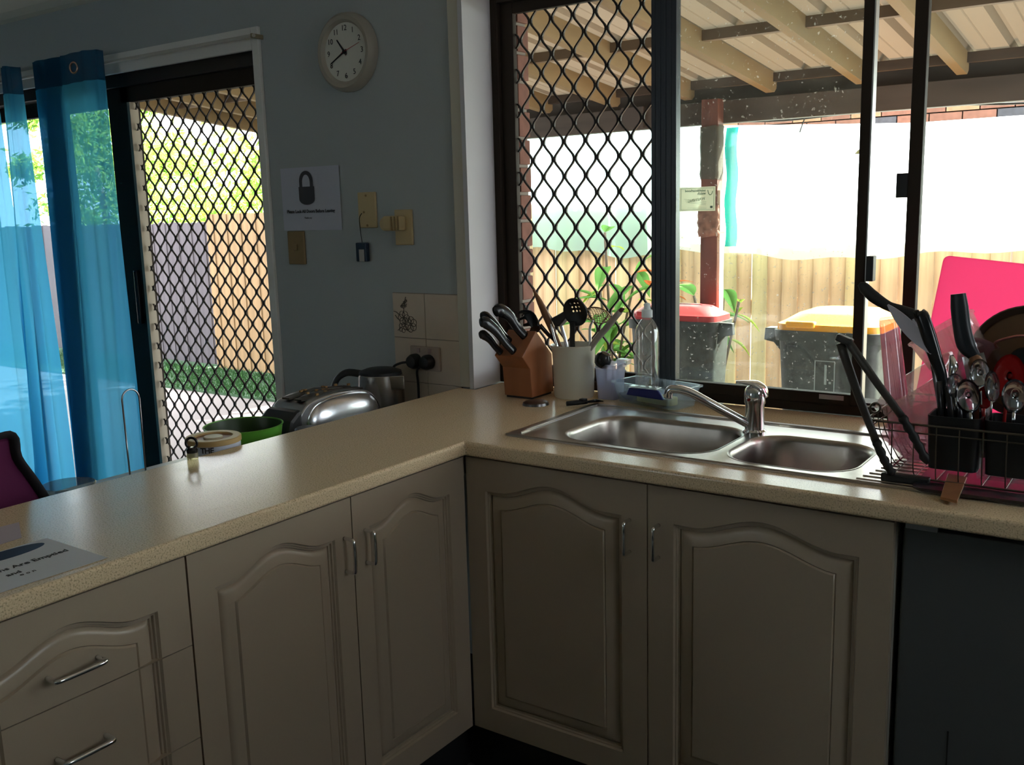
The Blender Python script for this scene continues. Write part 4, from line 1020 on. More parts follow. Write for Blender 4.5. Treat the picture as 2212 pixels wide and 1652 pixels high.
def tilted_container(label, name, c, R, H, axis, m, sq=1., taper=.78, rim=.004, seg=40, rr=.3):
    """open container; axis points out of its mouth"""
    z = Vector(axis).normalized(); x = Vector((1, 0, 0)); x = (x-z*x.dot(z)).normalized(); y = z.cross(x)
    M3 = Matrix(((x.x, y.x, z.x), (x.y, y.y, z.y), (x.z, y.z, z.z)))
    t = thing(name, label, 'container', c)
    def loop(R_, z_):
        out = []
        for k in range(seg):
            a = 2*PI*k/seg; ca, sa = math.cos(a), math.sin(a); e = 2/ (2+2*rr*3)
            px = R_*math.copysign(abs(ca)**(1-rr), ca); py = R_*sq*math.copysign(abs(sa)**(1-rr), sa)
            out.append(M3 @ Vector((px, py, z_))+Vector(c))
        return out
    L_ = [loop(R*taper*.86, -H), loop(R*taper*.97, -H+.004), loop(R*taper*1.0, -H+.014), loop(R*.985, -.012), loop(R, -.003), loop(R*1.05, -.002), loop(R*1.05, .002), loop(R*.985, .002), loop(R*.965, -.010), loop(R*taper*.97, -H+.015), loop(R*taper*.9, -H+.006)]
    obj('container_wall', loft(BM(), L_), m, t, smooth=True)
    return t
tilted_container('upright pinkish see-through plastic tumbler behind the tongs', 'plastic_tumbler', (.921, .325, .935), .024, .27, (.17, -.12, -1), pinkclear, taper=.8)
tilted_container('large clear plastic box tilted on edge in the rack behind the tongs', 'clear_storage_box', (.945, .30, 1.075), .085, .085, (-.55, -.20, .72), clearp, sq=.9, taper=.85)
tilted_container('clear plastic tub with pink tint, lower left in the rack behind the tongs', 'clear_food_tub', (.955, .235, 1.005), .060, .075, (-.5, -.35, .75), pinkclear, sq=.8, taper=.85)
tilted_container('clear plastic box at the back of the rack against the pink board', 'clear_storage_box', (.965, .44, 1.17), .070, .08, (-.55, .1, .8), clearp, sq=.8, taper=.9)
tilted_container('purplish clear plastic bowl standing on edge between the knife handle and lid', 'clear_bowl', (1.075, .36, 1.115), .062, .05, (.55, -.35, .72), clearmat('purple_clear', (.80, .70, .80), gloss=.10, milk=.22, milkcol=(.55, .30, .34)), rr=0)

# ================================================================== LEFT COUNTER: PAPERS
def sheet(name, label, pts, z, parent=None):
    bm = BM(); A = [bm.verts.new((x, y, z)) for x, y in pts]; B = [bm.verts.new((x, y, z+.0004)) for x, y in pts]
    bm.faces.new(A[::-1]); bm.faces.new(B); n = len(A)
    for i in range(n): bm.faces.new((A[i], A[(i+1) % n], B[(i+1) % n], B[i]))
    return bm
t = thing('printed_notice', 'white printed notice with a dark blue oval, at the near left end of the worktop', 'paper', (-.1, -1.02, .9))
obj('sheet', sheet('s', '', [(-.208, -.928), (-.022, -.930), (-.026, -1.14), (-.215, -1.14)], CT+.0008), paper_m, t)
bm = BM(); E = [(-.185+.022*math.cos(a), -1.012+.066*math.sin(a)) for a in [2*PI*k/28 for k in range(28)]]
prism(bm, E, CT+.0012, CT+.0016, 'z'); obj('blue_oval', bm, mat('navy_ink', (.01, .03, .08), .6), t)
PT = lambda x, y: basis_m((0, 1, 0), (-1, 0, 0), (0, 0, 1), (x, y, CT+.0015))
text_part('notice_lettering', 'Bins Are Emptied', .0185, ink_m, t, PT(-.116, -.944), .0002, 'RIGHT', .0002)
text_part('notice_lettering', 'and', .0165, ink_m, t, PT(-.086, -1.040), .0002, 'RIGHT', .0002)
text_part('notice_lettering', 'o o n', .012, ink_m, t, PT(-.070, -1.025), .0002, 'RIGHT')
o = obj('blank_paper', sheet('s', '', [(-.342, -.905), (-.250, -.950), (-.235, -1.14), (-.36, -1.14)], CT+.0006), mat('pinkish_paper', (.52, .44, .50), .7))
tag(o, 'plain pinkish sheet lying behind the printed notice on the worktop', 'paper')

# ================================================================== LOWER TABLE BEHIND THE PENINSULA AND ITS ITEMS
TT = .745
tb = thing('side_table', 'low cream side table hidden behind the left-hand worktop', 'table', (-.75, -.1, 0))
obj('tabletop', bx(-1.02, -.475, -1.0, .575, TT-.03, TT), mat('cream_laminate', (.5, .45, .36), .35), tb, bevel=.003)
for x in (-.98, -.52):
    for y in (-.95, .53): obj('leg', bx(x-.02, x+.02, y-.02, y+.02, 0, TT-.03), carc_m, tb)

# toaster: long, lying along the bench
t = thing('toaster', 'brushed steel two-slot toaster behind the peninsula worktop', 'toaster', (-.66, .19, TT))
pr = [(.035, .752), (.035, .86), (.055, .905), (.10, .928), (.20, .936), (.30, .925), (.345, .90), (.365, .86), (.368, .752)]
sm = smoothpts([(0, a, b) for a, b in pr], 4); ply = [(p.y, p.z) for p in sm]
obj('toaster_shell', prism(BM(), ply, -.745, -.615, 'x'), steel, t, smooth=True, bevel=.004)
bm = BM(); PQ = [(p[0]*.90+.030, (p[1]-.76)*.95+.76) for p in ply]; cyq, czq = .20, .80
loft(bm, [[(-.6155+dx_, cyq+(a-cyq)*q, czq+(b-czq)*q) for a, b in PQ] for q, dx_ in ((1, 0), (1, .005), (.96, .012), (.85, .021), (.65, .028), (.4, .032), (.1, .034))])
bmesh.ops.recalc_face_normals(bm, faces=bm.faces)
obj('front_panel', bm, mat('satin_steel_panel', (.70, .71, .76), .25, 1), t, smooth='full')
obj('panel_trim', tube(BM(), [(-.611, p[0]*.90+.030, (p[1]-.76)*.95+.76) for p in ply], .003, 6), chrome, t, smooth='full')
for xs in (-.722, -.672): obj('bread_slot', prism(BM(), [(.075, .926), (.325, .921), (.325, .926), (.20, .939), (.075, .931)], xs, xs+.030, 'x'), mat('dark_slot', (.04, .03, .02), .7), t)
obj('end_cap', prism(BM(), [(-.008, .755), (-.012, .84), (.004, .885), (.030, .905), (.052, .912), (.052, .755)], -.744, -.612, 'x'), mat('dark_toaster_end', (.03, .03, .033), .4), t, bevel=.012)
obj('lever_knob', bx(-.70, -.66, -.034, -.008, .83, .85), blackp, t, bevel=.005)
bm = BM(); 
for i in range(14): 
    x = random.uniform(-.735, -.64); y = random.uniform(.12, .30); box(bm, x, x+.006, y, y+.009, .934, .940)
cbs = obj('crumbs', bm, mat('toast_crumb', (.35, .2, .08), .9), t); cbs['kind'] = 'stuff'

# kettle
KC = (-.690, .457, TT)
t = thing('electric_kettle', 'brushed steel kettle with black lid and handle behind the toaster', 'kettle', KC)
obj('kettle_body', lathe(BM(), [(0, 0), (.074, 0), (.076, .02), (.074, .12), (.070, .198), (.066, .202)], KC, 48), mat('kettle_steel', (.42, .40, .38), .25, 1), t, smooth=True)
obj('kettle_lid', lathe(BM(), [(.068, .200), (.067, .208), (.045, .216), (0, .218)], KC, 40), blackm, t, smooth=True)
obj('kettle_handle', tube(BM(), smoothpts([(-.745, .430, TT+.198), (-.79, .405, TT+.202), (-.825, .390, TT+.17), (-.83, .388, TT+.10), (-.760, .430, TT+.05)], 5), .013, 12, flat=.7), blackm, t, smooth='full')
obj('kettle_spout', prism(BM(), [(-.628, .457+.03), (-.590, .457), (-.628, .457-.03)], TT+.155, TT+.200, 'z'), mat('kettle_steel', (.42, .40, .38), .25, 1), t, bevel=.003)

# green bowl
GC = (-.625, -.148, TT)
t = thing('green_bowl', 'wide green plastic bowl, dark inside, beside the toaster', 'bowl', GC)
obj('bowl_shell', lathe(BM(), [(0, 0), (.045, 0), (.072, .04), (.092, .10), (.101, .155), (.104, .160), (.100, .161), (.0995, .157)], GC, 56), green_b, t, smooth=True)
obj('bowl_inside', lathe(BM(), [(.0998, .159), (.090, .10), (.070, .044), (.04, .006), (0, .005)], GC, 56), green_d, t, smooth=True)
t = thing('grey_pot', 'small dark grey lidded pot between the green bowl and the toaster', 'pot', (-.53, -.012, TT))
obj('pot_body', lathe(BM(), [(0, 0), (.030, 0), (.030, .115), (.034, .116), (.034, .132), (.030, .136), (0, .136)], (-.530, -.012, TT), 28), mat('dark_grey_plastic', (.06, .065, .08), .35), t, smooth=True)

# tan tin
TC = (-.541, -.310, TT)
t = thing('round_tin', 'round tan tin with a white printed band and grooved lid, just behind the worktop edge', 'tin', TC)
tan = mat('tan_tin_lid', (.55, .38, .16), .5); 
TZ = .173
tcx, tcy = -.541, -.310
obj('tin_body', lathe(BM(), [(0, 0), (.060, 0), (.064, .003), (.064, TZ-.042)], TC, 48), mat('pale_tan', (.50, .34, .20), .5), t, smooth=True)
obj('white_band', lathe(BM(), [(.0645, TZ-.042), (.0645, TZ-.014)], TC, 48), mat('white_band_print', (.62, .66, .78), .5), t, smooth=True)
obj('tin_lid', lathe(BM(), [(.0645, TZ-.014), (.067, TZ-.013), (.067, TZ-.002), (.065, TZ), (.047, TZ), (.044, TZ-.004)], TC, 48), tan, t, smooth=True)
obj('lid_recess', lathe(BM(), [(.044, TZ-.004), (.024, TZ-.005)], TC, 48), mat('orange_brown_recess', (.30, .12, .03), .5), t, smooth=True)
obj('lid_centre', lathe(BM(), [(.024, TZ-.005), (.022, TZ-.0005), (0, TZ-.0005)], TC, 32), mat('pale_lid_centre', (.55, .47, .30), .5), t, smooth=True)
va = math.atan2(-1.78-tcy, 1.4-tcx)
for i, ch in enumerate('THE'):
    a = va-.42+i*.17; n3 = Vector((math.cos(a), math.sin(a), 0))
    text_part('band_lettering', ch, .019, ink_m, t, basis_m((-n3.y, n3.x, 0), (0, 0, 1), n3, Vector((tcx, tcy, TT+TZ-.0225))+n3*.0648), .0004, 'CENTER', .0004)
# little clip jar
t = thing('small_clip_jar', 'tiny clear jar with a black looped clip beside the tan tin', 'jar', (-.452, -.440, .9))
jc = (-.450, -.440, .9003)
obj('jar_base', lathe(BM(), [(0, 0), (.012, 0), (.013, .010), (.012, .016), (0, .016)], jc, 20), clearmat('yellowish_clear', (.85, .82, .60), gloss=.12, milk=.3, milkcol=(.7, .66, .45)), t, smooth=True)
obj('clip_base', lathe(BM(), [(.0125, .016), (.013, .022), (.009, .028), (0, .029)], jc, 20), blackp, t, smooth=True)
obj('clip_loop', ring((jc[0], jc[1], .9003+.038), .0125, .0032, (.6, -.8, 0)), blackp, t, smooth='full')

# glass at left, wire loop stand, purple bag
t = thing('glass_jar', 'wide clear glass with a small handle, left behind the worktop', 'glass', (-.72, -.6, TT))
gg = clearmat('grey_glass', (.72, .78, .78), gloss=.15, milk=.14, milkcol=(.5, .52, .5))
obj('glass_wall', lathe(BM(), [(0, 0), (.050, 0), (.056, .01), (.060, .095), (.0585, .096), (.054, .012), (0, .006)], (-.72, -.590, TT), 40), gg, t, smooth=True)
obj('glass_handle', ring((-.765, -.64, TT+.085), .014, .003, (.2, .2, 1)), gg, t, smooth='full')
t = thing('wire_loop_stand', 'tall thin metal loop standing behind the worktop in front of the curtain', 'stand', (-.70, -.42, TT))
obj('wire_loop', tube(BM(), [(-.70, -.442, TT+.002), (-.70, -.444, TT+.27)]+[(-.70, -.421+.0235*math.cos(a), TT+.27+.024*math.sin(a)) for a in [PI-PI*k/10 for k in range(11)]]+[(-.70, -.397, TT+.27), (-.70, -.399, TT+.002)], .0022, 8), steel, t, smooth='full')
obj('loop_base', lathe(BM(), [(0, 0), (.035, 0), (.035, .006), (0, .008)], (-.70, -.42, TT+.0005), 24), steel, t, smooth=True)
t = thing('purple_bag', 'dark purple fabric bag with black edging at the far left behind the worktop', 'bag', (-.62, -.86, TT))
bp = [(-1.0, TT+.001), (-.675, TT+.001), (-.690, .80), (-.735, .90), (-.765, .96), (-.770, 1.008), (-.82, 1.010), (-.98, 1.0)]
obj('bag_body', prism(BM(), bp, -.69, -.60, 'x'), purple, t, bevel=.010)
ed = smoothpts([(-.596, a, b) for a, b in [(-.675, TT+.004), (-.690, .80), (-.735, .90), (-.765, .96), (-.770, 1.008), (-.82, 1.010), (-.98, 1.0)]], 4)
obj('bag_edging', tube(BM(), ed, .011, 8, flat=.6), mat('black_webbing', (.01, .008, .012), .8), t, smooth='full')

# ================================================================== OUTSIDE
GZ = -.10
g = struct('ground_patio', bx(-30, 14, .87, 3.62, GZ-.1, GZ), conc_m)
o = obj('lawn', bx(-30, 14, 3.62, 4.70, GZ-.1, GZ+.02), grass_m); o['kind'] = 'structure'
o = obj('neighbour_ground', bx(-40, 20, 4.70, 40, GZ-.1, GZ), grass_m); o['kind'] = 'structure'
# grass tufts
bm = BM(); rg = random.Random(3)
for i in range(9000):
    x = rg.uniform(-11, -4.2); y = rg.uniform(3.60, 4.50); h = rg.uniform(.02, .06); a = rg.uniform(0, PI); wd = .006
    dx_, dy_ = math.cos(a)*wd, math.sin(a)*wd; lx_, ly_ = rg.uniform(-.03, .03), rg.uniform(-.03, .03)
    bm.faces.new((bm.verts.new((x-dx_, y-dy_, GZ+.02)), bm.verts.new((x+dx_, y+dy_, GZ+.02)), bm.verts.new((x+lx_, y+ly_, GZ+.02+h))))
gr = obj('grass_blades', bm, sheer('grass_blade', (.035, .085, .03), 1, .4), o); gr['kind'] = 'stuff'; tag(gr, 'green grass along the fence', 'grass') if 0 else None
gr.parent = None; tag(gr, 'strip of shaded green lawn along the foot of the fences', 'grass')

FYY = 4.55
fn = thing('pine_fence', 'yellow pine paling fence running behind the bins and post', 'fence', (-2.5, FYY, GZ))
pm = []
for mm in (yellowfence, yellowfence2, yellowfence3):
    bm = BM(); prism(bm, [(0, 0), (.102, 0), (.102, 1.575), (.100, 1.58), (.002, 1.58), (0, 1.575)], 0, .016, 'y'); me = bpy.data.meshes.new('paling'); bm.to_mesh(me); bm.free(); me.materials.append(mm); pm.append(me)
bm = BM(); prism(bm, [(0, 0), (.102, 0), (.102, 1.575), (.100, 1.58), (.002, 1.58), (0, 1.575)], 0, .016, 'y'); pdark = bpy.data.meshes.new('paling'); bm.to_mesh(pdark); bm.free(); pdark.materials.append(mat('dark_orange_paling', (.22, .135, .065), .85, var=.25, vscale=5, stretch=(3, 3, .25)))  # palings towards the door get a darker, more orange colour
x = -6.78; rr_ = random.Random(5); k = 0
while x < 3.0:
    me = pm[rr_.choice((0, 0, 1, 1, 2))] if x > -4.4 else pdark; o = bpy.data.objects.new('paling', me); COL.objects.link(o)
    o.location = (x, FYY+(.012 if k % 2 else 0), GZ+.0+rr_.uniform(-.004, .004)); adopt(o, fn)
    x += .104 + (rr_.uniform(.004, .012) if rr_.random() < .22 else 0); k += 1
bm = BM()
for z in (.15, .75, 1.30): box(bm, -6.78, 3.0, FYY+.029, FYY+.065, z, z+.07)
obj('fence_rail', bm, yellowfence, fn)
for px_ in (-2.79, ):
    o = bpy.data.objects.new('paling', pm[0]); COL.objects.link(o); o.location = (px_-.02, FYY-.34, GZ); adopt(o, fn)
    o = bpy.data.objects.new('paling', pm[2]); COL.objects.link(o); o.location = (px_+.072, FYY-.343, GZ); adopt(o, fn)
obj('short_rail', bx(-2.81, -2.62, FYY-.36, FYY-.345, 1.375, 1.45), yellowfence, fn)
fg = thing('grey_fence', 'weathered grey paling fence seen through the screen door, left of the pine one', 'fence', (-8.5, FYY+.1, GZ))
bm = BM(); prism(bm, [(0, 0), (.108, 0), (.108, 1.50), (0, 1.505)], 0, .016, 'y'); me = bpy.data.meshes.new('paling'); bm.to_mesh(me); bm.free(); me.materials.append(greyfence)
for k in range(56):
    o = bpy.data.objects.new('paling', me); COL.objects.link(o); o.location = (-6.90-k*.110, FYY+.15+(.01 if k % 2 else 0), GZ+rr_.uniform(-.008, .008)); adopt(o, fg)
bm = BM()
for z in (.2, 1.2): box(bm, -13.0, -6.8, FYY+.178, FYY+.21, z, z+.07)
obj('fence_rail', bm, greyfence, fg)

# shade cloth
CY = 4.38
bm = BM(); rows = []
for i in range(61):
    x = -1.75+i*(4.8/60); row = []
    for j in range(9):
        z = 1.115+(1.885+.17*max(0, (-x-.0)/3.0)-1.115)*j/8
        if j == 0: z += .025*math.sin(x*3.1)+.012*math.sin(x*11)
        row.append(bm.verts.new((x, CY+.02*math.sin(x*2.3+j*.4)-.02*(8-j)/8, z)))
    rows.append(row)
for a, b in zip(rows, rows[1:]):
    for k in range(8): bm.faces.new((a[k], a[k+1], b[k+1], b[k]))
tag(obj('shade_cloth', bm, cloth_m, smooth='full'), 'long white sunlit shade cloth above the fence, right of the post', 'shade cloth')
bm = BM(); rows = []
for i in range(31):
    x = -3.05+i*(1.42/30); row = []
    for j in range(9):
        z = 1.115+(2.12-1.115)*j/8
        if j == 0: z += .03*math.sin(x*4.1)+.015*math.sin(x*13)
        row.append(bm.verts.new((x, 4.515+.012*math.sin(x*5.3+j*.6), z)))
    rows.append(row)
for a, b in zip(rows, rows[1:]):
    for k in range(8): bm.faces.new((a[k], a[k+1], b[k+1], b[k]))
tag(obj('shade_cloth', bm, sheer('teal_unlit_cloth', (.62, .90, .86), .95, .75), smooth='full'), 'shade cloth piece over the fence behind the security grille, tinted teal as unlit', 'shade cloth')  # darker copy of the cloth; lack of sun is put into its colour
bm = BM(); rows = []
for i in range(7):
    x = -1.150+i*.014; rows.append([bm.verts.new((x+.008*math.sin(j*1.1), 4.31+.008*math.sin(i*1.9), 1.17+.76*j/12)) for j in range(13)])
for a, b in zip(rows, rows[1:]):
    for k in range(12): bm.faces.new((a[k], a[k+1], b[k+1], b[k]))
tag(obj('cloth_fold', bm, clothd_m, smooth='full'), 'narrow hanging strip of darker green shade cloth right of the post', 'shade cloth')

# patio roof structure
def rz(y): return 2.357-.1054*y
pr_ = thing('patio_roof', 'patio roof of pine rafters, battens and corrugated sheets outside the window', 'roof', (-1, 3.3, 2.0))
bm = BM(); Yr0, Yr1 = .87, 3.30
prism(bm, [(Yr0, rz(Yr0)), (Yr1-.03, rz(Yr1)-.0), (Yr1, rz(Yr1)+.02), (Yr1, rz(Yr1)+.095), (Yr0, rz(Yr0)+.095)], -.0225, .0225, 'x')
me = bpy.data.meshes.new('rafter'); bm.to_mesh(me); bm.free(); me.materials.append(rafter_m)
rxs = [.46*k-.475 for k in range(-8, 8)]
for x in rxs:
    o = bpy.data.objects.new('rafter', me); COL.objects.link(o); o.location = (x, 0, 0); adopt(o, pr_)
for y in (1.35, 2.38, 3.27):
    zb = rz(y)+.048
    for k in range(1):
        obj('batten', bx(-4.25, 3.0, y-.02, y+.018, zb, zb+.045), beam_m if y > 3 else mat('brown_batten', (.13, .09, .055), .7), pr_)
# corrugated sheet (trapezoid ribs along y)
bm = BM(); xs = []; x = -4.3
while x < 3.1:
    xs += [(x, 0), (x+.016, .030), (x+.034, .030), (x+.050, 0), (x+.105, 0), (x+.11, .004), (x+.115, 0)]; x += .19
A = []; 
for yy in (.87, 3.42):
    A.append([bm.verts.new((x, yy, rz(yy)+.099+h)) for x, h in xs])
for k in range(len(xs)-1): bm.faces.new((A[0][k], A[1][k], A[1][k+1], A[0][k+1]))
obj('roof_sheet', bm, roof_m, pr_)
obj('support_beam', bx(-4.25, 3.0, 3.30, 3.36, 1.875, 1.995), beam_m, pr_, bevel=.003)
obj('fascia_board', bx(-4.25, 3.0, 3.372, 3.39, 1.96, 2.10), beam_m, pr_)
obj('beam_end_block', bx(-1.36, -1.22, 3.285, 3.30, 1.885, 2.0), mat('dark_brown_bracket', (.06, .045, .035), .6), pr_)
ps = thing('patio_post', 'square red-brown post with torn wrapping, holding the patio beam', 'post', (-.78, 3.26, GZ))
obj('timber_post', bx(-.838, -.742, 3.225, 3.299, GZ, 2.0), post_m, ps, bevel=.003)
bm = BM(); rp = random.Random(9)
def wrap(z0, z1, n, amp, m, name):
    L_ = []
    for j in range(n+1):
        z = z0+(z1-z0)*j/n; ex = amp*(.4+.6*abs(math.sin(j*1.7)))
        L_.append([(xx+rp.uniform(-amp*.3, amp*.3), yy, z+rp.uniform(-.006, .006)) for xx, yy in rrect(-.840-ex, -.740+ex, 3.222-ex, 3.302, .015, 3)])
    return obj(name, loft(BM(), L_, False, False), m, ps, smooth='full')
obj('sunlit_side_strip', bx(-.742, -.726, 3.23, 3.285, GZ, 1.52), mat('painted_sunlight', (.62, .52, .38), .8), ps)  # added pale strip: sunlight on the post's right side put into its colour
wrap(1.58, 1.86, 10, .006, sheer('grey_plastic_wrap', (.17, .17, .14), .6, .3), 'plastic_wrap')
wrap(1.27, 1.44, 7, .014, mat('torn_brown_wrap', (.20, .11, .075), .8, var=.4, vscale=30), 'torn_wrap')
t = thing('hanging_cable', 'thin dark cable sagging under the patio beam', 'cable', (-.2, 3.5, 1.88))
obj('cable_run', tube(BM(), smoothpts([(-1.2, 3.42, 1.93), (-.83, 3.45, 1.900), (-.46, 3.45, 1.879), (-.07, 3.45, 1.892), (.26, 3.45, 1.899), (.70, 3.45, 1.874), (1.2, 3.45, 1.88)], 5), .006, 6), rubber, t, smooth='full')
obj('cable_tail', tube(BM(), [(-.35, 3.45, 1.88), (-.36, 3.45, 1.855), (-.375, 3.45, 1.81)], .0035, 5), rubber, t)

# bins
def wheelie(label, x0, x1, y0, y1, lidm, name, lid_left):
    t = thing(name, label, 'bin', ((x0+x1)/2, (y0+y1)/2, GZ))
    H = .845; cx_ = (x0+x1)/2; cy_ = (y0+y1)/2; hx = (x1-x0)/2; hy = (y1-y0)/2
    L_ = [rring(cx_, cy_, hx*.80, hy*.76, GZ+.02, .04), rring(cx_, cy_, hx*.94, hy*.94, H-.10, .05), rring(cx_, cy_, hx*.95, hy*.95, H-.06, .05)]
    obj('bin_body', loft(BM(), L_), bin_m, t, smooth=True)
    obj('rim_collar', loft(BM(), [rring(cx_, cy_, hx*1.0, hy*1.0, H-.062, .05), rring(cx_, cy_, hx*1.02, hy*1.02, H-.010, .05)]), bin_m, t, smooth=True)
    ll = [rring(cx_, cy_, hx*.99, hy*.99, H-.012, .06), rring(cx_, cy_, hx*.98, hy*.98, H+.020, .06), rring(cx_, cy_, hx*.90, hy*.88, H+.030, .06), rring(cx_, cy_, hx*.72, hy*.70, H+.062, .08), rring(cx_, cy_, hx*.5, hy*.5, H+.070, .08)]
    obj('bin_lid', loft(BM(), ll), lidm, t, smooth=True)
    bm = BM(); box(bm, cx_-hx*.75, cx_-hx*.2, y0-.012, y0+.04, H+.004, H+.035); obj('lid_grip', bm, lidm, t, bevel=.008)
    # side lifting lugs
    s = -1 if lid_left else 1
    xe = x0 if lid_left else x1
    obj('side_handle', prism(BM(), [(xe, H-.012), (xe+s*.075, H-.014), (xe+s*.08, H-.075), (xe+s*.03, H-.085), (xe-s*.01, H-.13)], cy_-hy*.7, cy_-hy*.45, 'y'), bin_m, t, bevel=.004)
    for s2 in (-1, 1):
        obj('wheel', lathe(BM(), [(0, -.02), (.10, -.02), (.10, .02), (0, .02)], (cx_+s2*hx*.72, y1-.02, GZ+.10), 20, Matrix.Rotation(PI/2, 4, 'Y')), rubber, t)
    return t
wheelie('dark wheelie bin with red lid beside the patio post', -1.155, -.625, 2.95, 3.20, binr, 'wheelie_bin', False)
wb = wheelie('dark wheelie bin with yellow lid, right of the red-lidded one', -.262, .245, 2.80, 3.42, biny, 'wheelie_bin', True)
YB = 2.815
em = mat('faded_bin_mark', (.16, .19, .17), .7)
bm = BM()
for a in ((-.058, -.0545, .455, .62), (.0355, .039, .455, .62), (-.058, .039, .6165, .62), (-.058, .039, .455, .4585), (-.010, .000, .505, .60), (.012, .022, .51, .52)):
    box(bm, a[0], a[1], YB-.003, YB+.0, a[2]+.075, a[3]+.075)
mk = obj('bin_emblem', bm, em, wb)
text_part('bin_lettering', 'BNE', .048, em, wb, basis_m((1, 0, 0), (0, 0, 1), (0, -1, 0), (.0, YB+.001, .498)), .002)
bcx = bpy.data.objects

# neighbour's brick house behind the cloth
nb = struct('wall_neighbour', bx(-2.2, 3.4, 6.55, 6.75, GZ, 2.44), mortar_m)
nb0 = None
me_b = []
for mm in (brick_m, brick2_m, brick3_m):
    bm = bx(-.115, .115, -.05, .05, -.038, .038); me = bpy.data.meshes.new('brick'); bm.to_mesh(me); bm.free(); me.materials.append(mm); me_b.append(me)
for r in range(6):
    for c in range(23):
        x = -2.06+c*.24+(.12 if r % 2 else 0)
        if x > 3.28: continue
        o = bpy.data.objects.new('brick', me_b[rr_.choice((0, 0, 1, 2, 2))]); COL.objects.link(o); o.location = (x, 6.512, 2.0+r*.086-.03); o.parent = nb

# plants
def leaf_mesh(L, W, fold, name, m):
    bm = BM(); n = 7; mid = []; lf = []; rt_ = []
    for i in range(n+1):
        q = i/n; w_ = W*math.sin(PI*q**.8)**.9 if 0 < q < 1 else 0; z = -fold*L*q*q
        mid.append(bm.verts.new((L*q, 0, z))); lf.append(bm.verts.new((L*q, w_, z+w_*.25))); rt_.append(bm.verts.new((L*q, -w_, z+w_*.25)))
    for i in range(n):
        for s_ in (lf, rt_):
            try: bm.faces.new((mid[i], mid[i+1], s_[i+1], s_[i]))
            except Exception: pass
    bmesh.ops.remove_doubles(bm, verts=bm.verts, dist=1e-5)
    for f in bm.faces: f.smooth = True
    me = bpy.data.meshes.new(name); bm.to_mesh(me); bm.free(); me.materials.append(m); return me
LM = [leaf_mesh(.27, .055, .45, 'leaf', leaf3), leaf_mesh(.25, .052, .7, 'leaf', leaf3), leaf_mesh(.15, .03, .3, 'leaf', leaf4), leaf_mesh(.18, .035, .5, 'leaf', leaf1)]
def plant(label, base, stems, seed, zr, mix=(0, 1, 0, 3), nl=7):
    rg = random.Random(seed); t = thing('leafy_plant', label, 'plant', base)
    for sx, sy, h in stems:
        b = Vector(base); tip = b+Vector((sx, sy, h)); pts = smoothpts([b, b+Vector((sx*.3, sy*.3, h*.5)), tip], 6)
        obj('stem', tube(BM(), pts, .009, 6), bark_m, t, smooth='full')
        for k in range(nl):
            q = zr+(1-zr)*k/(nl-1); p = pts[min(len(pts)-1, int(q*(len(pts)-1)))]
            o = bpy.data.objects.new('leaf', LM[rg.choice(mix)]); COL.objects.link(o)
            o.rotation_euler = (rg.uniform(-.4, .4), rg.uniform(-.9, .35), rg.uniform(0, 2*PI)+k*2.4); sc = rg.uniform(.7, 1.15); o.scale = (sc, sc, sc)
            o.location = p; adopt(o, t)
plant('leafy plant with large drooping leaves behind the security grille', (-1.80, 3.95, GZ), [(-.05, 0, 1.38), (.16, .05, 1.12), (-.12, .05, .98), (.05, -.1, .85)], 11, .55, (0, 1, 0, 3, 1), 9)
plant('smaller plant with bright and orange leaves beside the drooping one', (-1.52, 4.0, GZ), [(.0, 0, 1.22), (.16, .0, 1.05)], 12, .6, (0, 3, 2, 2, 1), 9)
plant('plant with pale hanging leaves on both sides of the patio post', (-1.02, 3.9, GZ), [(.02, .05, 1.02), (.14, 0, .95), (-.16, 0, .98)], 13, .78, (0, 1, 3), 7)
plant('dark leafy plant at the right edge of the screen door view', (-3.95, 3.35, GZ), [(-.05, 0, 1.65), (.10, 0, 1.45), (-.12, .1, 1.25)], 14, .5, (0, 1, 0, 3), 10)
t = thing('dangling_leaf', 'single small leaf hanging in front of the shade cloth', 'leaf', (-.12, 3.7, 1.72))
o = obj('leaf_blade', tube(BM(), smoothpts([(-.155, 3.7, 1.695), (-.135, 3.7, 1.703), (-.115, 3.7, 1.722), (-.095, 3.7, 1.738)], 4), lerpl([.001, .011, .005, .010], 4), 6, flat=.2, upv=(.3, 0, 1)), mat('olive_leaf', (.20, .22, .10), .8), t)

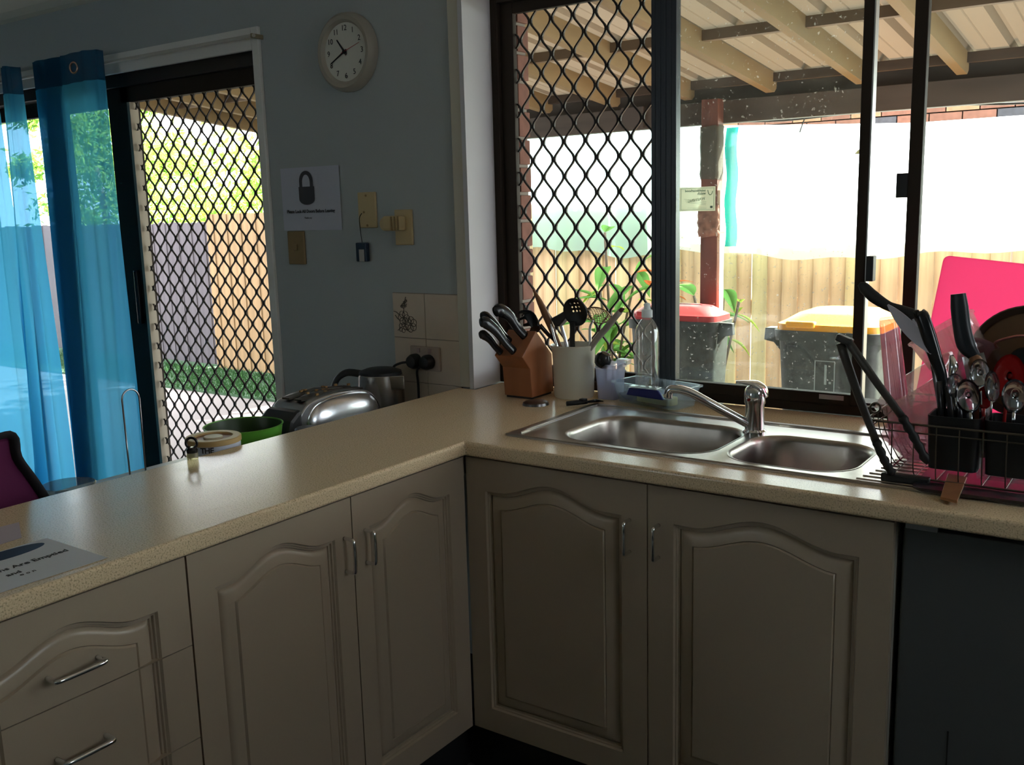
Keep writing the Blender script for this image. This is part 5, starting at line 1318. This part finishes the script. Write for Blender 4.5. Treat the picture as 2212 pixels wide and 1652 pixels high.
# trees
def tree(label, base, crown, R, n, m1, m2, seed, ls=.13, trunk=.09):
    rg = random.Random(seed); t = thing('tree', label, 'tree', base, None)
    c = Vector(crown); b = Vector(base)
    obj('trunk', tube(BM(), smoothpts([b, b*.5+c*.5+Vector((.1, 0, 0)), c], 5), lerpl([trunk, trunk*.8, trunk*.4], 5), 8), bark_m, t, smooth='full')
    cl = [(c+Vector((rg.gauss(0, .55)*R[0], rg.gauss(0, .55)*R[1], rg.gauss(0, .55)*R[2])), rg.uniform(.25, .55)) for _ in range(26)]
    for mi, mm in enumerate((m1, m2)):
        V = []; F = []
        for i in range(n//2):
            cc_, rr2 = rg.choice(cl); p = cc_+Vector((rg.gauss(0, .5), rg.gauss(0, .5), rg.gauss(0, .4)))*rr2
            a = Vector((rg.gauss(0, 1), rg.gauss(0, 1), rg.gauss(-.4, .8))).normalized(); b_ = a.orthogonal().normalized()
            b_ = Matrix.Rotation(rg.uniform(0, PI), 3, a) @ b_; L_ = ls*rg.uniform(.6, 1.3); k = len(V)
            V += [p, p+a*L_*.5+b_*L_*.17, p+a*L_, p+a*L_*.5-b_*L_*.17]; F.append((k, k+1, k+2, k+3))
        me = bpy.data.meshes.new('foliage'); me.from_pydata([tuple(v) for v in V], [], F); me.materials.append(mm)
        o = bpy.data.objects.new('foliage', me); COL.objects.link(o); o['kind'] = 'stuff'; adopt(o, t)
tree('bright lime tree just behind the grey fence, left in the doorway view', (-13.2, 7.6, GZ), (-13.4, 7.6, 2.3), (1.5, .9, 1.3), 5200, leaf1, leaf2, 21)
tree('second lime green tree behind the grey fence, lower and nearer the pine fence', (-10.2, 7.2, GZ), (-10.4, 7.2, 1.45), (1.6, .8, .35), 3000, leaf1, leaf2, 22)
tree('darker tree rising behind the yellow fence at the doorway edge', (-8.0, 6.6, GZ), (-8.0, 6.6, 2.1), (.5, .5, .40), 900, leaf2, leaf1, 23)
tree('tall tree far behind at the left of the curtained door', (-20.0, 12.5, GZ), (-20.0, 12.5, 2.9), (3.0, 1.2, 1.8), 8000, leaf2, leaf1, 24, ls=.22)
tree('high-crowned tree whose leaves dapple the path outside the door', (-3.6, 6.6, GZ), (-2.9, 5.5, 4.7), (2.1, 1.5, .4), 13000, leaf2, leaf1, 25, ls=.26)
